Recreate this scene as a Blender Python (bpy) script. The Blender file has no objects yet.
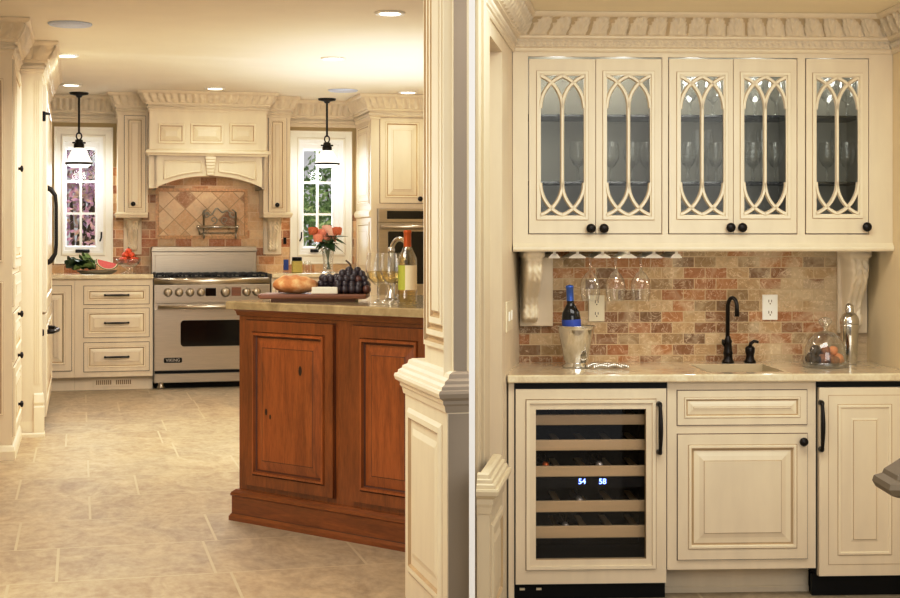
import bpy, bmesh, math, random
from mathutils import Vector, Matrix
random.seed(7)
C = bpy.context.scene.collection
PI = math.pi
F_PX, CX, HY, EYE = 1500.0, 480.0, 240.0, 1.25

# ---------------------------------------------------------------- frames: each room has its own plan axes
class Frame:
    def __init__(s, deg):
        s.th = math.radians(deg); s.c = math.cos(s.th); s.s = math.sin(s.th)
    def W(s, u, v, z=0.0): return Vector((u*s.c - v*s.s, u*s.s + v*s.c, z))
    def L(s, X, Y): return (X*s.c + Y*s.s, -X*s.s + Y*s.c)
    def hit(s, px, py, v):           # where the sight line of a photo point meets the wall plane v
        dx = (px-CX)/F_PX; du, dv = s.L(dx, 1.0); t = v/dv
        return t*du, EYE + t*(HY-py)/F_PX
    def u(s, px, v): return s.hit(px, HY, v)[0]
    def z(s, px, py, v): return s.hit(px, py, v)[1]
    def hitu(s, px, py, u):          # meets the plane u
        dx = (px-CX)/F_PX; du, dv = s.L(dx, 1.0); t = u/du
        return t*dv, EYE + t*(HY-py)/F_PX
    def hitz(s, px, py, z):          # meets the level plane z
        t = (z-EYE)*F_PX/(HY-py); dx = (px-CX)/F_PX; du, dv = s.L(dx, 1.0)
        return t*du, t*dv
K = Frame(14.93)     # kitchen
B = Frame(3.0)       # bar
I = Frame(-40.1)     # angled island
S = Frame(-6.13)     # splayed wall beside the bar
N0 = Frame(0.0)

# ---------------------------------------------------------------- materials
def newmat(name):
    m = bpy.data.materials.new(name); m.use_nodes = True
    nt = m.node_tree; b = nt.nodes['Principled BSDF']
    return m, nt, b
def srgb(r, g, b):
    f = lambda c: (c/255/12.92) if c/255 <= .04045 else ((c/255+.055)/1.055)**2.4
    return (f(r), f(g), f(b), 1)
def coords(nt, scale=(1, 1, 1)):
    tc = nt.nodes.new('ShaderNodeTexCoord'); mp = nt.nodes.new('ShaderNodeMapping')
    mp.inputs['Scale'].default_value = scale
    nt.links.new(tc.outputs['Object'], mp.inputs['Vector']); return mp.outputs['Vector']
def noise(nt, vec, scale, detail=4, rough=.5, dist=0):
    n = nt.nodes.new('ShaderNodeTexNoise'); n.inputs['Scale'].default_value = scale
    n.inputs['Detail'].default_value = detail; n.inputs['Roughness'].default_value = rough
    n.inputs['Distortion'].default_value = dist
    nt.links.new(vec, n.inputs['Vector']); return n.outputs['Fac']
def ramp(nt, fac, stops, interp='LINEAR'):
    r = nt.nodes.new('ShaderNodeValToRGB'); r.color_ramp.interpolation = interp
    e = r.color_ramp.elements
    while len(e) < len(stops): e.new(.5)
    for k, (p, c) in enumerate(stops): e[k].position = p; e[k].color = c
    nt.links.new(fac, r.inputs['Fac']); return r.outputs['Color']
def mix(nt, fac, a, b, kind='MIX'):
    n = nt.nodes.new('ShaderNodeMix'); n.data_type = 'RGBA'; n.blend_type = kind
    for sock, v in (('Factor', fac), ('A', a), ('B', b)):
        i = {'Factor': 0, 'A': 6, 'B': 7}[sock]
        if hasattr(v, 'links'): nt.links.new(v, n.inputs[i])
        else: n.inputs[i].default_value = v
    return n.outputs[2]
def bump(nt, b, h, strength=.2, dist=.01):
    n = nt.nodes.new('ShaderNodeBump'); n.inputs['Strength'].default_value = strength; n.inputs['Distance'].default_value = dist
    nt.links.new(h, n.inputs['Height']); nt.links.new(n.outputs['Normal'], b.inputs['Normal'])
def paint(name, c, rough=.45, var=.06, scale=(6, 6, 1.5), metal=0.0, spec=.5, coat=0):
    m, nt, b = newmat(name)
    c1 = srgb(*c); c0 = tuple(x*(1-var) for x in c1[:3])+(1,); c2 = tuple(min(1, x*(1+var)) for x in c1[:3])+(1,)
    nt.links.new(ramp(nt, noise(nt, coords(nt, scale), 3.0, 4), [(.3, c0), (.7, c2)]), b.inputs['Base Color'])
    b.inputs['Roughness'].default_value = rough; b.inputs['Metallic'].default_value = metal
    b.inputs['Specular IOR Level'].default_value = spec; b.inputs['Coat Weight'].default_value = coat
    return m
def emit(name, c, s):
    m, nt, b = newmat(name); b.inputs['Base Color'].default_value = srgb(*c)
    b.inputs['Emission Color'].default_value = srgb(*c); b.inputs['Emission Strength'].default_value = s; return m
def thin_glass(name, tint=(1, 1, 1), edge=.55, base=.05, rough=.02, wob=0, power=.35, dark=.45):
    m = bpy.data.materials.new(name); m.use_nodes = True; nt = m.node_tree; nt.nodes.clear()
    o = nt.nodes.new('ShaderNodeOutputMaterial'); t = nt.nodes.new('ShaderNodeBsdfTransparent'); g = nt.nodes.new('ShaderNodeBsdfGlossy')
    lw2 = nt.nodes.new('ShaderNodeLayerWeight'); lw2.inputs['Blend'].default_value = .3
    nt.links.new(ramp(nt, lw2.outputs['Facing'], [(.35, tint+(1,)), (.95, tuple(x*dark for x in tint)+(1,))]), t.inputs['Color']); g.inputs['Roughness'].default_value = rough; g.inputs['Color'].default_value = (1, 1, 1, 1)
    lw = nt.nodes.new('ShaderNodeLayerWeight'); lw.inputs['Blend'].default_value = power
    mr = nt.nodes.new('ShaderNodeMapRange'); mr.inputs['To Min'].default_value = base; mr.inputs['To Max'].default_value = edge
    nt.links.new(lw.outputs['Facing'], mr.inputs['Value'])
    mx = nt.nodes.new('ShaderNodeMixShader'); nt.links.new(mr.outputs['Result'], mx.inputs['Fac'])
    nt.links.new(t.outputs[0], mx.inputs[1]); nt.links.new(g.outputs[0], mx.inputs[2]); nt.links.new(mx.outputs[0], o.inputs['Surface'])
    if wob:
        n = noise(nt, coords(nt), 60, 2); bp = nt.nodes.new('ShaderNodeBump'); bp.inputs['Strength'].default_value = wob; bp.inputs['Distance'].default_value = .004
        nt.links.new(n, bp.inputs['Height']); nt.links.new(bp.outputs['Normal'], g.inputs['Normal'])
    return m
def brickmat(name, bw, bh, mortar, stops, mort, rough=.35, veins=.5, rot45=False, off=.5, shift=(0, 0), interp='CONSTANT', soft=.3, blot=.32, grad=0):
    m, nt, b = newmat(name)
    tc = nt.nodes.new('ShaderNodeTexCoord'); sp = nt.nodes.new('ShaderNodeSeparateXYZ'); cb = nt.nodes.new('ShaderNodeCombineXYZ')
    nt.links.new(tc.outputs['Object'], sp.inputs[0]); nt.links.new(sp.outputs['X'], cb.inputs['X']); nt.links.new(sp.outputs['Z'], cb.inputs['Y'])
    mp = nt.nodes.new('ShaderNodeMapping'); nt.links.new(cb.outputs[0], mp.inputs['Vector'])
    mp.inputs['Location'].default_value = (shift[0], shift[1], 0)
    if rot45: mp.inputs['Rotation'].default_value = (0, 0, PI/4)
    br = nt.nodes.new('ShaderNodeTexBrick'); nt.links.new(mp.outputs[0], br.inputs['Vector'])
    br.offset = off
    br.inputs['Scale'].default_value = 1; br.inputs['Brick Width'].default_value = bw; br.inputs['Row Height'].default_value = bh
    br.inputs['Mortar Size'].default_value = mortar; br.inputs['Mortar Smooth'].default_value = .1; br.inputs['Bias'].default_value = 0
    br.inputs['Color1'].default_value = (0, 0, 0, 1); br.inputs['Color2'].default_value = (1, 1, 1, 1); br.inputs['Mortar'].default_value = (0, 0, 0, 1)
    col = ramp(nt, br.outputs['Color'], stops, interp)
    n1 = noise(nt, cb.outputs[0], 22, 5, .65, 1.4)
    col = mix(nt, soft, col, ramp(nt, n1, [(.3, srgb(150, 120, 90)), (.5, srgb(206, 170, 128)), (.68, srgb(232, 214, 180))]), 'MIX')
    n2 = noise(nt, cb.outputs[0], 13, 5, .6, 1.6)
    vein = ramp(nt, n2, [(.48, (0, 0, 0, 1)), (.5, (1, 1, 1, 1)), (.52, (0, 0, 0, 1))])
    vv = nt.nodes.new('ShaderNodeMath'); vv.operation = 'MULTIPLY'; vv.inputs[1].default_value = veins; nt.links.new(vein, vv.inputs[0])
    nb = noise(nt, cb.outputs[0], 4.5, 5, .6, 1.0)
    if grad:
        g1 = nt.nodes.new('ShaderNodeMath'); g1.operation = 'MULTIPLY_ADD'; nt.links.new(sp.outputs['X'], g1.inputs[0]); g1.inputs[1].default_value = grad; nt.links.new(nb, g1.inputs[2]); nb = g1.outputs[0]
    col = mix(nt, ramp(nt, nb, [(.5, (0, 0, 0, 1)), (.62, (blot, blot, blot, 1))]), col, srgb(216, 201, 170))
    col = mix(nt, vv.outputs[0], col, srgb(236, 220, 190))
    col = mix(nt, br.outputs['Fac'], col, srgb(*mort))
    nt.links.new(col, b.inputs['Base Color']); b.inputs['Roughness'].default_value = rough
    inv = nt.nodes.new('ShaderNodeMath'); inv.operation = 'SUBTRACT'; inv.inputs[0].default_value = 1; nt.links.new(br.outputs['Fac'], inv.inputs[1])
    b.inputs['Specular IOR Level'].default_value = .25
    bump(nt, b, inv.outputs[0], .35, .003)
    return m

CREAM = (226, 213, 189)
M = {}
M['cream'] = paint('cream paint', CREAM, .42, .035)
M['glaze'] = paint('brown glaze in grooves', (182, 158, 120), .55, .08)
M['glaze2'] = paint('soft glaze in carving', (200, 180, 144), .55, .08)
M['cream2'] = paint('cream paint raised moulding', (233, 221, 197), .4, .03)
M['gap'] = paint('dark reveal', (96, 76, 52), .8, .1)
M['white'] = paint('white window paint', (244, 243, 240), .4, .015)
M['strip'] = paint('pure white trim paint', (254, 254, 254), .5, .0)
M['ceil'] = paint('ceiling paint', (236, 229, 213), .8, .02, (1, 1, 1))
M['wall'] = paint('tan wall paint', (194, 172, 124), .8, .02, (1, 1, 1))
M['wallbar'] = paint('soft tan wall paint', (232, 217, 182), .75, .02, (1, 1, 1))
M['greige2'] = paint('shadowed greige paint', (112, 97, 73), .6, .03)  # shade on the bar rail put into its colour
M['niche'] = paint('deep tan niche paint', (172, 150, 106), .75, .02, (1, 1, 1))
M['shelfwood'] = paint('pale beech wood', (222, 192, 142), .5, .06, (1, 9, 9))
M['ceilbar'] = paint('pale ceiling paint', (250, 240, 214), .8, .02, (1, 1, 1))
M['casewhite'] = paint('white casing paint', (240, 236, 226), .45, .015)
M['casing'] = paint('casing paint', (206, 192, 164), .5, .03)
M['greige'] = paint('shaded greige paint', (150, 138, 122), .6, .03)  # paints shade on the wall ends; plain grey on the fridge edge
M['bronze'] = paint('oil rubbed bronze', (32, 27, 24), .35, .2, (20, 20, 20), .6)
M['black'] = paint('black plastic', (7, 7, 7), .6, .1, (6, 6, 6), 0, .2)
M['blackglass'] = paint('black oven glass', (7, 7, 8), .08, .05)
M['iron'] = paint('cast iron', (28, 28, 30), .5, .2, (30, 30, 30), .3)
M['opal'] = emit('opal glass shade', (255, 250, 240), 1.1)
M['lamp'] = emit('lit lamp lens', (255, 238, 205), 9)
M['spk'] = paint('blue white grille', (205, 216, 240), .6, .06, (60, 60, 60))
M['inner'] = paint('cabinet interior', (198, 195, 182), .7, .04)
M['copper'] = paint('orange bottle foil', (190, 92, 34), .35, .1, (9, 9, 9), .4)
M['bluefoil'] = paint('blue bottle foil', (70, 105, 190), .3, .15, (9, 9, 9), .5)
M['bluelabel'] = paint('blue label', (58, 88, 190), .5, .15)
M['darkbottle'] = paint('dark bottle glass', (12, 12, 16), .06, .1)
M['stem'] = paint('green stem', (56, 92, 48), .5, .2, (20, 20, 20))
M['leafd'] = paint('dark leafy green', (38, 66, 34), .5, .35, (25, 25, 25))
M['leafp'] = paint('pale leaf rib', (120, 148, 84), .5, .2, (25, 25, 25))
M['rose'] = paint('salmon rose petals', (238, 160, 134), .6, .16, (40, 40, 40))
M['rose2'] = paint('rust rose petals', (206, 116, 74), .6, .2, (40, 40, 40))
M['rose3'] = paint('pale pink rose petals', (246, 206, 190), .6, .1, (40, 40, 40))
M['grape'] = paint('dark grape skin', (50, 40, 48), .3, .35, (22, 22, 22), 0, .6)
M['grape2'] = paint('brown red grape skin', (92, 54, 44), .3, .3, (22, 22, 22), 0, .6)
M['melon'] = paint('watermelon flesh', (240, 122, 122), .5, .12, (30, 30, 30))
M['rindw'] = paint('watermelon white rind', (240, 236, 205), .5, .05)
M['rindg'] = paint('watermelon green rind', (74, 100, 48), .4, .3, (20, 4, 4))
M['platter'] = paint('pewter platter', (150, 140, 118), .35, .1, (9, 9, 9), .4)
M['fruit'] = paint('red orange fruit', (222, 96, 58), .35, .25, (14, 14, 14))
M['cheese'] = paint('white cheese', (236, 230, 214), .6, .05)
M['board'] = paint('reddish cutting board', (128, 80, 50), .45, .18, (1, 12, 12))
M['herb'] = paint('dried herb', (190, 176, 96), .8, .2, (40, 40, 40))
M['blue'] = paint('cobalt glaze', (48, 72, 150), .3, .1)
M['choc'] = paint('dark chocolate', (50, 36, 30), .5, .3, (30, 30, 30))
M['nut'] = paint('caramel brown', (150, 98, 58), .6, .35, (40, 40, 40))
M['peach'] = paint('pale orange candy', (226, 152, 98), .5, .15, (30, 30, 30))
M['sinkc'] = paint('sink glaze', (196, 180, 144), .3, .02)
M['ivory'] = paint('ivory plastic', (232, 222, 196), .4, .02)
M['whiteplastic'] = paint('white plastic', (246, 243, 236), .4, .01)
M['labelcream'] = paint('cream paper label', (238, 226, 196), .6, .05)
M['labelgreen'] = paint('olive green label', (178, 182, 70), .6, .1)
M['digit'] = emit('blue display digits', (120, 150, 255), 6)
M['silverlogo'] = paint('silver lettering', (196, 190, 178), .3, .02, (9, 9, 9), .6)
M['vent'] = paint('vent slots', (150, 124, 86), .7, .05)
M['bark'] = paint('bark', (92, 76, 60), .9, .3, (12, 12, 3))
M['lawn'] = paint('lawn', (120, 150, 80), .9, .2, (4, 4, 4))
M['glass'] = thin_glass('clear drinking glass', (.97, .98, .98), .75, .05)
M['cabglass'] = thin_glass('seeded cabinet glass', (.90, .91, .90), .15, .010, .12, .15)
M['pane'] = thin_glass('window pane', (.97, .98, 1), .1, .008)
M['coolglass'] = thin_glass('smoked cooler glass', (.93, .93, .95), .15, .014)
M['shelfglass'] = thin_glass('shelf glass edge', (.45, .47, .47), .3, .05)
M['wine'] = thin_glass('pale wine', (.97, .9, .66), .25, .05)
M['clearbottle'] = thin_glass('clear wine bottle', (.93, .88, .68), .6, .08)
M['dome'] = thin_glass('dome glass', (.95, .97, .98), .7, .07)

def metal(name, c, rough, stretch):
    m, nt, b = newmat(name)
    c1 = srgb(*c); n = noise(nt, coords(nt, stretch), 6, 3)
    nt.links.new(ramp(nt, n, [(.3, tuple(x*.85 for x in c1[:3])+(1,)), (.7, c1)]), b.inputs['Base Color'])
    b.inputs['Metallic'].default_value = 1; b.inputs['Roughness'].default_value = rough
    return m
M['steel'] = metal('brushed stainless', (202, 193, 177), .28, (1.2, 60, 60))
M['chrome'] = metal('polished nickel', (232, 230, 224), .09, (3, 3, 3))
M['pewter'] = metal('pewter wire', (186, 176, 156), .35, (9, 9, 9))

def stone():
    m, nt, b = newmat('honed cream stone')
    v = coords(nt); n1 = noise(nt, v, 9, 6, .65, .8); n2 = noise(nt, v, 90, 3)
    c = ramp(nt, n1, [(.3, srgb(206, 190, 156)), (.5, srgb(224, 210, 180)), (.7, srgb(236, 226, 200))])
    c = mix(nt, .12, c, ramp(nt, n2, [(.35, srgb(164, 146, 112)), (.6, srgb(230, 222, 202))]))
    nt.links.new(c, b.inputs['Base Color']); b.inputs['Roughness'].default_value = .16; b.inputs['Coat Weight'].default_value = .3; b.inputs['Coat Roughness'].default_value = .06
    return m
M['stone'] = stone()
def stone2():
    m, nt, b = newmat('honed gold stone')
    v = coords(nt); n1 = noise(nt, v, 9, 6, .65, .8)
    nt.links.new(ramp(nt, n1, [(.3, srgb(142, 124, 88)), (.5, srgb(164, 147, 110)), (.7, srgb(184, 168, 130))]), b.inputs['Base Color'])
    b.inputs['Roughness'].default_value = .14; b.inputs['Coat Weight'].default_value = .3; b.inputs['Coat Roughness'].default_value = .05
    return m
M['stonegold'] = stone2()
def wood(name, horiz=False, gain=1.0):
    m, nt, b = newmat(name)
    sc = (1.1, 9, 9) if horiz else (9, 9, 1.1)
    v = coords(nt, sc)
    n1 = noise(nt, v, 2.2, 6, .62, 1.1); n2 = noise(nt, coords(nt, tuple(x*3.2 for x in sc)), 6, 4, .6)
    n3 = noise(nt, coords(nt), 2.0, 2)
    c = ramp(nt, n1, [(.28, srgb(84, 38, 14)), (.42, srgb(122, 58, 22)), (.58, srgb(150, 80, 34)), (.78, srgb(172, 102, 50))])
    c = mix(nt, .32, c, ramp(nt, n2, [(.35, srgb(70, 32, 13)), (.6, srgb(158, 88, 42))]))
    c = mix(nt, .35, c, ramp(nt, n3, [(.35, srgb(100, 48, 20)), (.65, srgb(156, 82, 36))]))
    if gain != 1: c = mix(nt, 1.0, c, (gain, gain*1.04, gain*1.0, 1), 'MULTIPLY')
    nt.links.new(c, b.inputs['Base Color']); b.inputs['Roughness'].default_value = .34; b.inputs['Coat Weight'].default_value = .25
    return m
M['wood'] = wood('cherry stained wood', False, .86); M['woodh'] = wood('cherry stained wood across', True, .86)
M['woodfield'] = wood('cherry panel field', False, 1.18)
M['woodglaze'] = paint('dark wood groove', (80, 38, 17), .5, .2)
M['knot'] = paint('wood knot', (40, 18, 8), .5, .3)
def bread():
    m, nt, b = newmat('bread crust'); v = coords(nt); n = noise(nt, v, 14, 5, .6)
    nt.links.new(ramp(nt, n, [(.32, srgb(176, 112, 58)), (.5, srgb(208, 148, 88)), (.68, srgb(236, 204, 156))]), b.inputs['Base Color'])
    b.inputs['Roughness'].default_value = .7; bump(nt, b, n, .5, .02); return m
M['bread'] = bread()
def flower_leaves(name, cols):
    m, nt, b = newmat(name); n = noise(nt, coords(nt), 9, 3)
    nt.links.new(ramp(nt, n, cols), b.inputs['Base Color']); b.inputs['Roughness'].default_value = .7
    b.inputs['Transmission Weight'].default_value = 0; return m
M['purple'] = flower_leaves('mauve foliage', [(.3, srgb(170, 134, 168)), (.46, srgb(226, 182, 226)), (.58, srgb(206, 184, 160)), (.75, srgb(246, 224, 240))])
M['green'] = flower_leaves('garden foliage', [(.3, srgb(92, 124, 72)), (.5, srgb(136, 172, 106)), (.7, srgb(208, 224, 180))])
def floor_mat():
    m, nt, b = newmat('travertine floor tile')
    tc = nt.nodes.new('ShaderNodeTexCoord'); mp = nt.nodes.new('ShaderNodeMapping'); nt.links.new(tc.outputs['Object'], mp.inputs['Vector'])
    mp.inputs['Location'].default_value = (.23, .1, 0)
    br = nt.nodes.new('ShaderNodeTexBrick'); nt.links.new(mp.outputs[0], br.inputs['Vector'])
    br.offset = .37; br.offset_frequency = 2; br.squash = .72; br.squash_frequency = 3
    for k, x in (('Scale', 1), ('Brick Width', .80), ('Row Height', .62), ('Mortar Size', .006), ('Mortar Smooth', .2), ('Bias', 0)): br.inputs[k].default_value = x
    br.inputs['Color1'].default_value = (0, 0, 0, 1); br.inputs['Color2'].default_value = (1, 1, 1, 1)
    n0 = noise(nt, coords(nt, (1.1, .6, 1)), 1.7, 5, .6, .8); n1 = noise(nt, coords(nt, (1.1, .6, 1)), 4.2, 8, .66, 1.6); n2 = noise(nt, coords(nt, (1.1, .6, 1)), 24, 5, .7)
    c = ramp(nt, br.outputs['Color'], [(0, srgb(148, 132, 106)), (.35, srgb(165, 145, 113)), (.7, srgb(154, 141, 120)), (1, srgb(176, 154, 119))])
    c = mix(nt, .4, c, ramp(nt, n0, [(.36, srgb(132, 122, 106)), (.5, srgb(163, 143, 111)), (.64, srgb(182, 154, 113))]))
    c = mix(nt, .5, c, ramp(nt, n1, [(.3, srgb(119, 102, 78)), (.48, srgb(163, 146, 119)), (.68, srgb(199, 182, 150))]))
    c = mix(nt, .18, c, ramp(nt, n2, [(.35, srgb(120, 102, 76)), (.65, srgb(210, 197, 171))]))
    c = mix(nt, br.outputs['Fac'], c, srgb(182, 167, 137))
    nt.links.new(c, b.inputs['Base Color']); b.inputs['Roughness'].default_value = .5; b.inputs['Specular IOR Level'].default_value = .3
    inv = nt.nodes.new('ShaderNodeMath'); inv.operation = 'SUBTRACT'; inv.inputs[0].default_value = 1; nt.links.new(br.outputs['Fac'], inv.inputs[1])
    ad = nt.nodes.new('ShaderNodeMath'); ad.operation = 'ADD'; nt.links.new(inv.outputs[0], ad.inputs[0]); nt.links.new(n1, ad.inputs[1])
    bump(nt, b, ad.outputs[0], .18, .006)
    return m
M['floor'] = floor_mat()
M['brickk'] = brickmat('tumbled marble bricks warm', .146, .078, .0042,
    [(0, srgb(184, 104, 54)), (.16, srgb(220, 182, 134)), (.34, srgb(160, 88, 46)), (.46, srgb(230, 198, 152)), (.6, srgb(206, 142, 86)), (.72, srgb(238, 212, 170)), (.88, srgb(150, 100, 62))], (226, 200, 164), .4, .35)
M['diag'] = brickmat('diagonal marble tiles', .135, .135, .004,
    [(0, srgb(232, 196, 150)), (.25, srgb(240, 216, 178)), (.5, srgb(214, 170, 122)), (.72, srgb(160, 104, 66)), (.80, srgb(244, 220, 184)), (.92, srgb(178, 126, 84))], (200, 168, 128), .35, .6, True, 0, (0.02, .05), 'CONSTANT', .25)
M['tilerim'] = paint('marble rim', (214, 172, 126), .35, .2, (20, 20, 20))
M['brickb'] = brickmat('tumbled marble bricks cool', .0945, .0470, .0022,
    [(0, srgb(124, 72, 26)), (.15, srgb(180, 152, 108)), (.3, srgb(158, 94, 40)), (.44, srgb(144, 118, 76)), (.56, srgb(198, 176, 138)), (.66, srgb(98, 62, 26)), (.78, srgb(172, 112, 54)), (.9, srgb(186, 160, 116))], (202, 182, 146), .5, .6, False, .5, (0, 0), 'CONSTANT', .28, .6, .16)

# ---------------------------------------------------------------- mesh builder
class MB:
    def __init__(s): s.v = []; s.f = []; s.m = []; s.s = []; s.M = None
    def add(s, vs, fs, mat=0, smooth=False):
        o = len(s.v)
        for p in vs:
            p = Vector(p)
            if s.M is not None: p = s.M @ p
            s.v.append(p)
        for f in fs: s.f.append([i+o for i in f]); s.m.append(mat); s.s.append(smooth)
        return s
    def box(s, x0, x1, y0, y1, z0, z1, mat=0, bev=0):
        x0, x1 = sorted((x0, x1)); y0, y1 = sorted((y0, y1)); z0, z1 = sorted((z0, z1))
        if bev > 0:
            bm = bmesh.new(); bmesh.ops.create_cube(bm, size=1)
            for p in bm.verts: p.co = Vector(((x0+x1)/2+p.co.x*(x1-x0), (y0+y1)/2+p.co.y*(y1-y0), (z0+z1)/2+p.co.z*(z1-z0)))
            bmesh.ops.bevel(bm, geom=bm.edges[:], offset=min(bev, .45*min(x1-x0, y1-y0, z1-z0)), segments=2, affect='EDGES', profile=.5)
            bm.verts.index_update()
            s.add([p.co.copy() for p in bm.verts], [[q.index for q in f.verts] for f in bm.faces], mat); bm.free(); return s
        return s.add([(x0, y0, z0), (x1, y0, z0), (x1, y1, z0), (x0, y1, z0), (x0, y0, z1), (x1, y0, z1), (x1, y1, z1), (x0, y1, z1)],
                     [(0, 3, 2, 1), (4, 5, 6, 7), (0, 1, 5, 4), (1, 2, 6, 5), (2, 3, 7, 6), (3, 0, 4, 7)], mat)
    def rings(s, a0, a1, b0, b1, rings, mat=0, cap=True):     # nested rectangles in face coords: (inset, out, mat)
        vs = []; fs = []; ms = []
        for k, r in enumerate(rings):
            i, c = r[0], r[1]
            vs += [(a0+i, b0+i, c), (a1-i, b0+i, c), (a1-i, b1-i, c), (a0+i, b1-i, c)]
            if k:
                for q in range(4):
                    fs.append((4*(k-1)+q, 4*(k-1)+(q+1) % 4, 4*k+(q+1) % 4, 4*k+q)); ms.append(r[2] if len(r) > 2 else mat)
        if cap: n = 4*(len(rings)-1); fs.append((n, n+1, n+2, n+3)); ms.append(rings[-1][3] if len(rings[-1]) > 3 else mat)
        o = len(s.v)
        s.add(vs, [], mat)
        for f, mm in zip(fs, ms): s.f.append([i+o for i in f]); s.m.append(mm); s.s.append(False)
        return s
    def lathe(s, prof, c=(0, 0, 0), seg=20, mat=0, axis='z', smooth=True, a0=0, a1=2*PI):
        vs = []; fs = []; n = len(prof); full = abs(a1-a0-2*PI) < 1e-6; cols = seg if full else seg+1
        for k in range(cols):
            a = a0+(a1-a0)*k/seg
            for r, h in prof:
                p = (r*math.cos(a), r*math.sin(a), h)
                if axis == 'y': p = (p[0], p[2], p[1])
                if axis == 'x': p = (p[2], p[0], p[1])
                vs.append((p[0]+c[0], p[1]+c[1], p[2]+c[2]))
        for k in range(seg):
            k2 = (k+1) % cols
            for j in range(n-1): fs.append((k*n+j, k2*n+j, k2*n+j+1, k*n+j+1))
        return s.add(vs, fs, mat, smooth)
    def tube(s, path, r, seg=8, mat=0, closed=False, flat=None):
        path = [Vector(p) for p in path]; n = len(path); rs = r if isinstance(r, (list, tuple)) else [r]*n
        vs = []; fs = []; up = None
        for k, p in enumerate(path):
            d = (path[min(k+1, n-1)]-path[max(k-1, 0)]) if not closed else (path[(k+1) % n]-path[k-1])
            d = d.normalized() if d.length > 1e-9 else Vector((0, 0, 1))
            if up is None: up = Vector((0, 0, 1)) if abs(d.z) < .9 else Vector((0, 1, 0))
            x = d.cross(up); x = x.normalized() if x.length > 1e-6 else Vector((1, 0, 0)); y = x.cross(d).normalized(); up = y
            for q in range(seg):
                a = 2*PI*q/seg; vs.append(p + x*(rs[k]*math.cos(a)) + y*(rs[k]*math.sin(a)*(flat or 1)))
        for k in range(n if closed else n-1):
            for q in range(seg):
                k2 = (k+1) % n; fs.append((k*seg+q, k*seg+(q+1) % seg, k2*seg+(q+1) % seg, k2*seg+q))
        if not closed: fs.append(tuple(range(seg-1, -1, -1))); fs.append(tuple((n-1)*seg+q for q in range(seg)))
        return s.add(vs, fs, mat, True)
    def prism(s, poly, z0, z1, mat=0):
        n = len(poly)
        return s.add([(x, y, z0) for x, y in poly]+[(x, y, z1) for x, y in poly],
                     [tuple(range(n-1, -1, -1)), tuple(range(n, 2*n))]+[(k, (k+1) % n, n+(k+1) % n, n+k) for k in range(n)], mat)
    def ball(s, c, r, seg=12, rg=8, mat=0, sq=(1, 1, 1)):
        prof = [(max(1e-4, math.sin(PI*k/rg)), -math.cos(PI*k/rg)) for k in range(rg+1)]
        old = s.M; t = Matrix.Translation(Vector(c)) @ Matrix.Diagonal((r*sq[0], r*sq[1], r*sq[2], 1))
        s.M = t if old is None else old @ t
        s.lathe(prof, (0, 0, 0), seg, mat); s.M = old; return s
    def mould(s, path, prof, step=.02, disp=None, mat=0, mats=None, gl=None, thr=-.003, segm=None):   # profile [(out, z, band, w)] swept along a plan polyline, mitred
        P = [Vector((p[0], p[1])) for p in path]; n = len(P)
        ds = [(P[k+1]-P[k]).normalized() for k in range(n-1)]; ns = [Vector((d.y, -d.x)) for d in ds]
        ms = []
        for k in range(n):
            if k == 0: ms.append(ns[0])
            elif k == n-1: ms.append(ns[-1])
            else:
                a, b = ns[k-1], ns[k]; ms.append((a+b)/(1+a.dot(b)))
        cols = []; base = 0; dv = []; sg = []
        for k in range(n-1):
            L = (P[k+1]-P[k]).length; q = max(1, int(L/step))
            for j in range(q+1):
                t = j/q; col = []; dd_ = []
                for pr in prof:
                    out, z = pr[0], pr[1]
                    dd_.append(disp(pr[2], base+L*t, pr[3]) if disp and len(pr) > 2 and pr[2] else 0); out += dd_[-1]
                    p = P[k].lerp(P[k+1], t) + ms[k].lerp(ms[k+1], t)*out
                    col.append((p.x, p.y, z))
                cols.append(col); dv.append(dd_); sg.append(k)
            base += L
        m = len(prof); vs = [p for c in cols for p in c]; fs = []
        o = len(s.v); s.add(vs, [])
        for k in range(len(cols)-1):
            for j in range(m-1):
                s.f.append([o+k*m+j, o+(k+1)*m+j, o+(k+1)*m+j+1, o+k*m+j+1]); s.m.append(gl if (dv[k][j] < thr and gl is not None) else segm[sg[k]] if segm else mats[j] if mats else mat); s.s.append(bool(disp) and len(prof[j]) > 2 and bool(prof[j][2]))
        s.f.append([o+j for j in range(m)]); s.m.append(mat); s.s.append(False)
        s.f.append([o+(len(cols)-1)*m+j for j in range(m-1, -1, -1)]); s.m.append(mat); s.s.append(False)
        return s
def face_v(v0): return Matrix(((1, 0, 0, 0), (0, 0, -1, v0), (0, 1, 0, 0), (0, 0, 0, 1)))          # face looks towards -v
def face_pu(u0): return Matrix(((0, 0, 1, u0), (1, 0, 0, 0), (0, 1, 0, 0), (0, 0, 0, 1)))          # face looks towards +u, a runs along v
def face_mu(u0): return Matrix(((0, 0, -1, u0), (1, 0, 0, 0), (0, 1, 0, 0), (0, 0, 0, 1)))         # face looks towards -u

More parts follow.
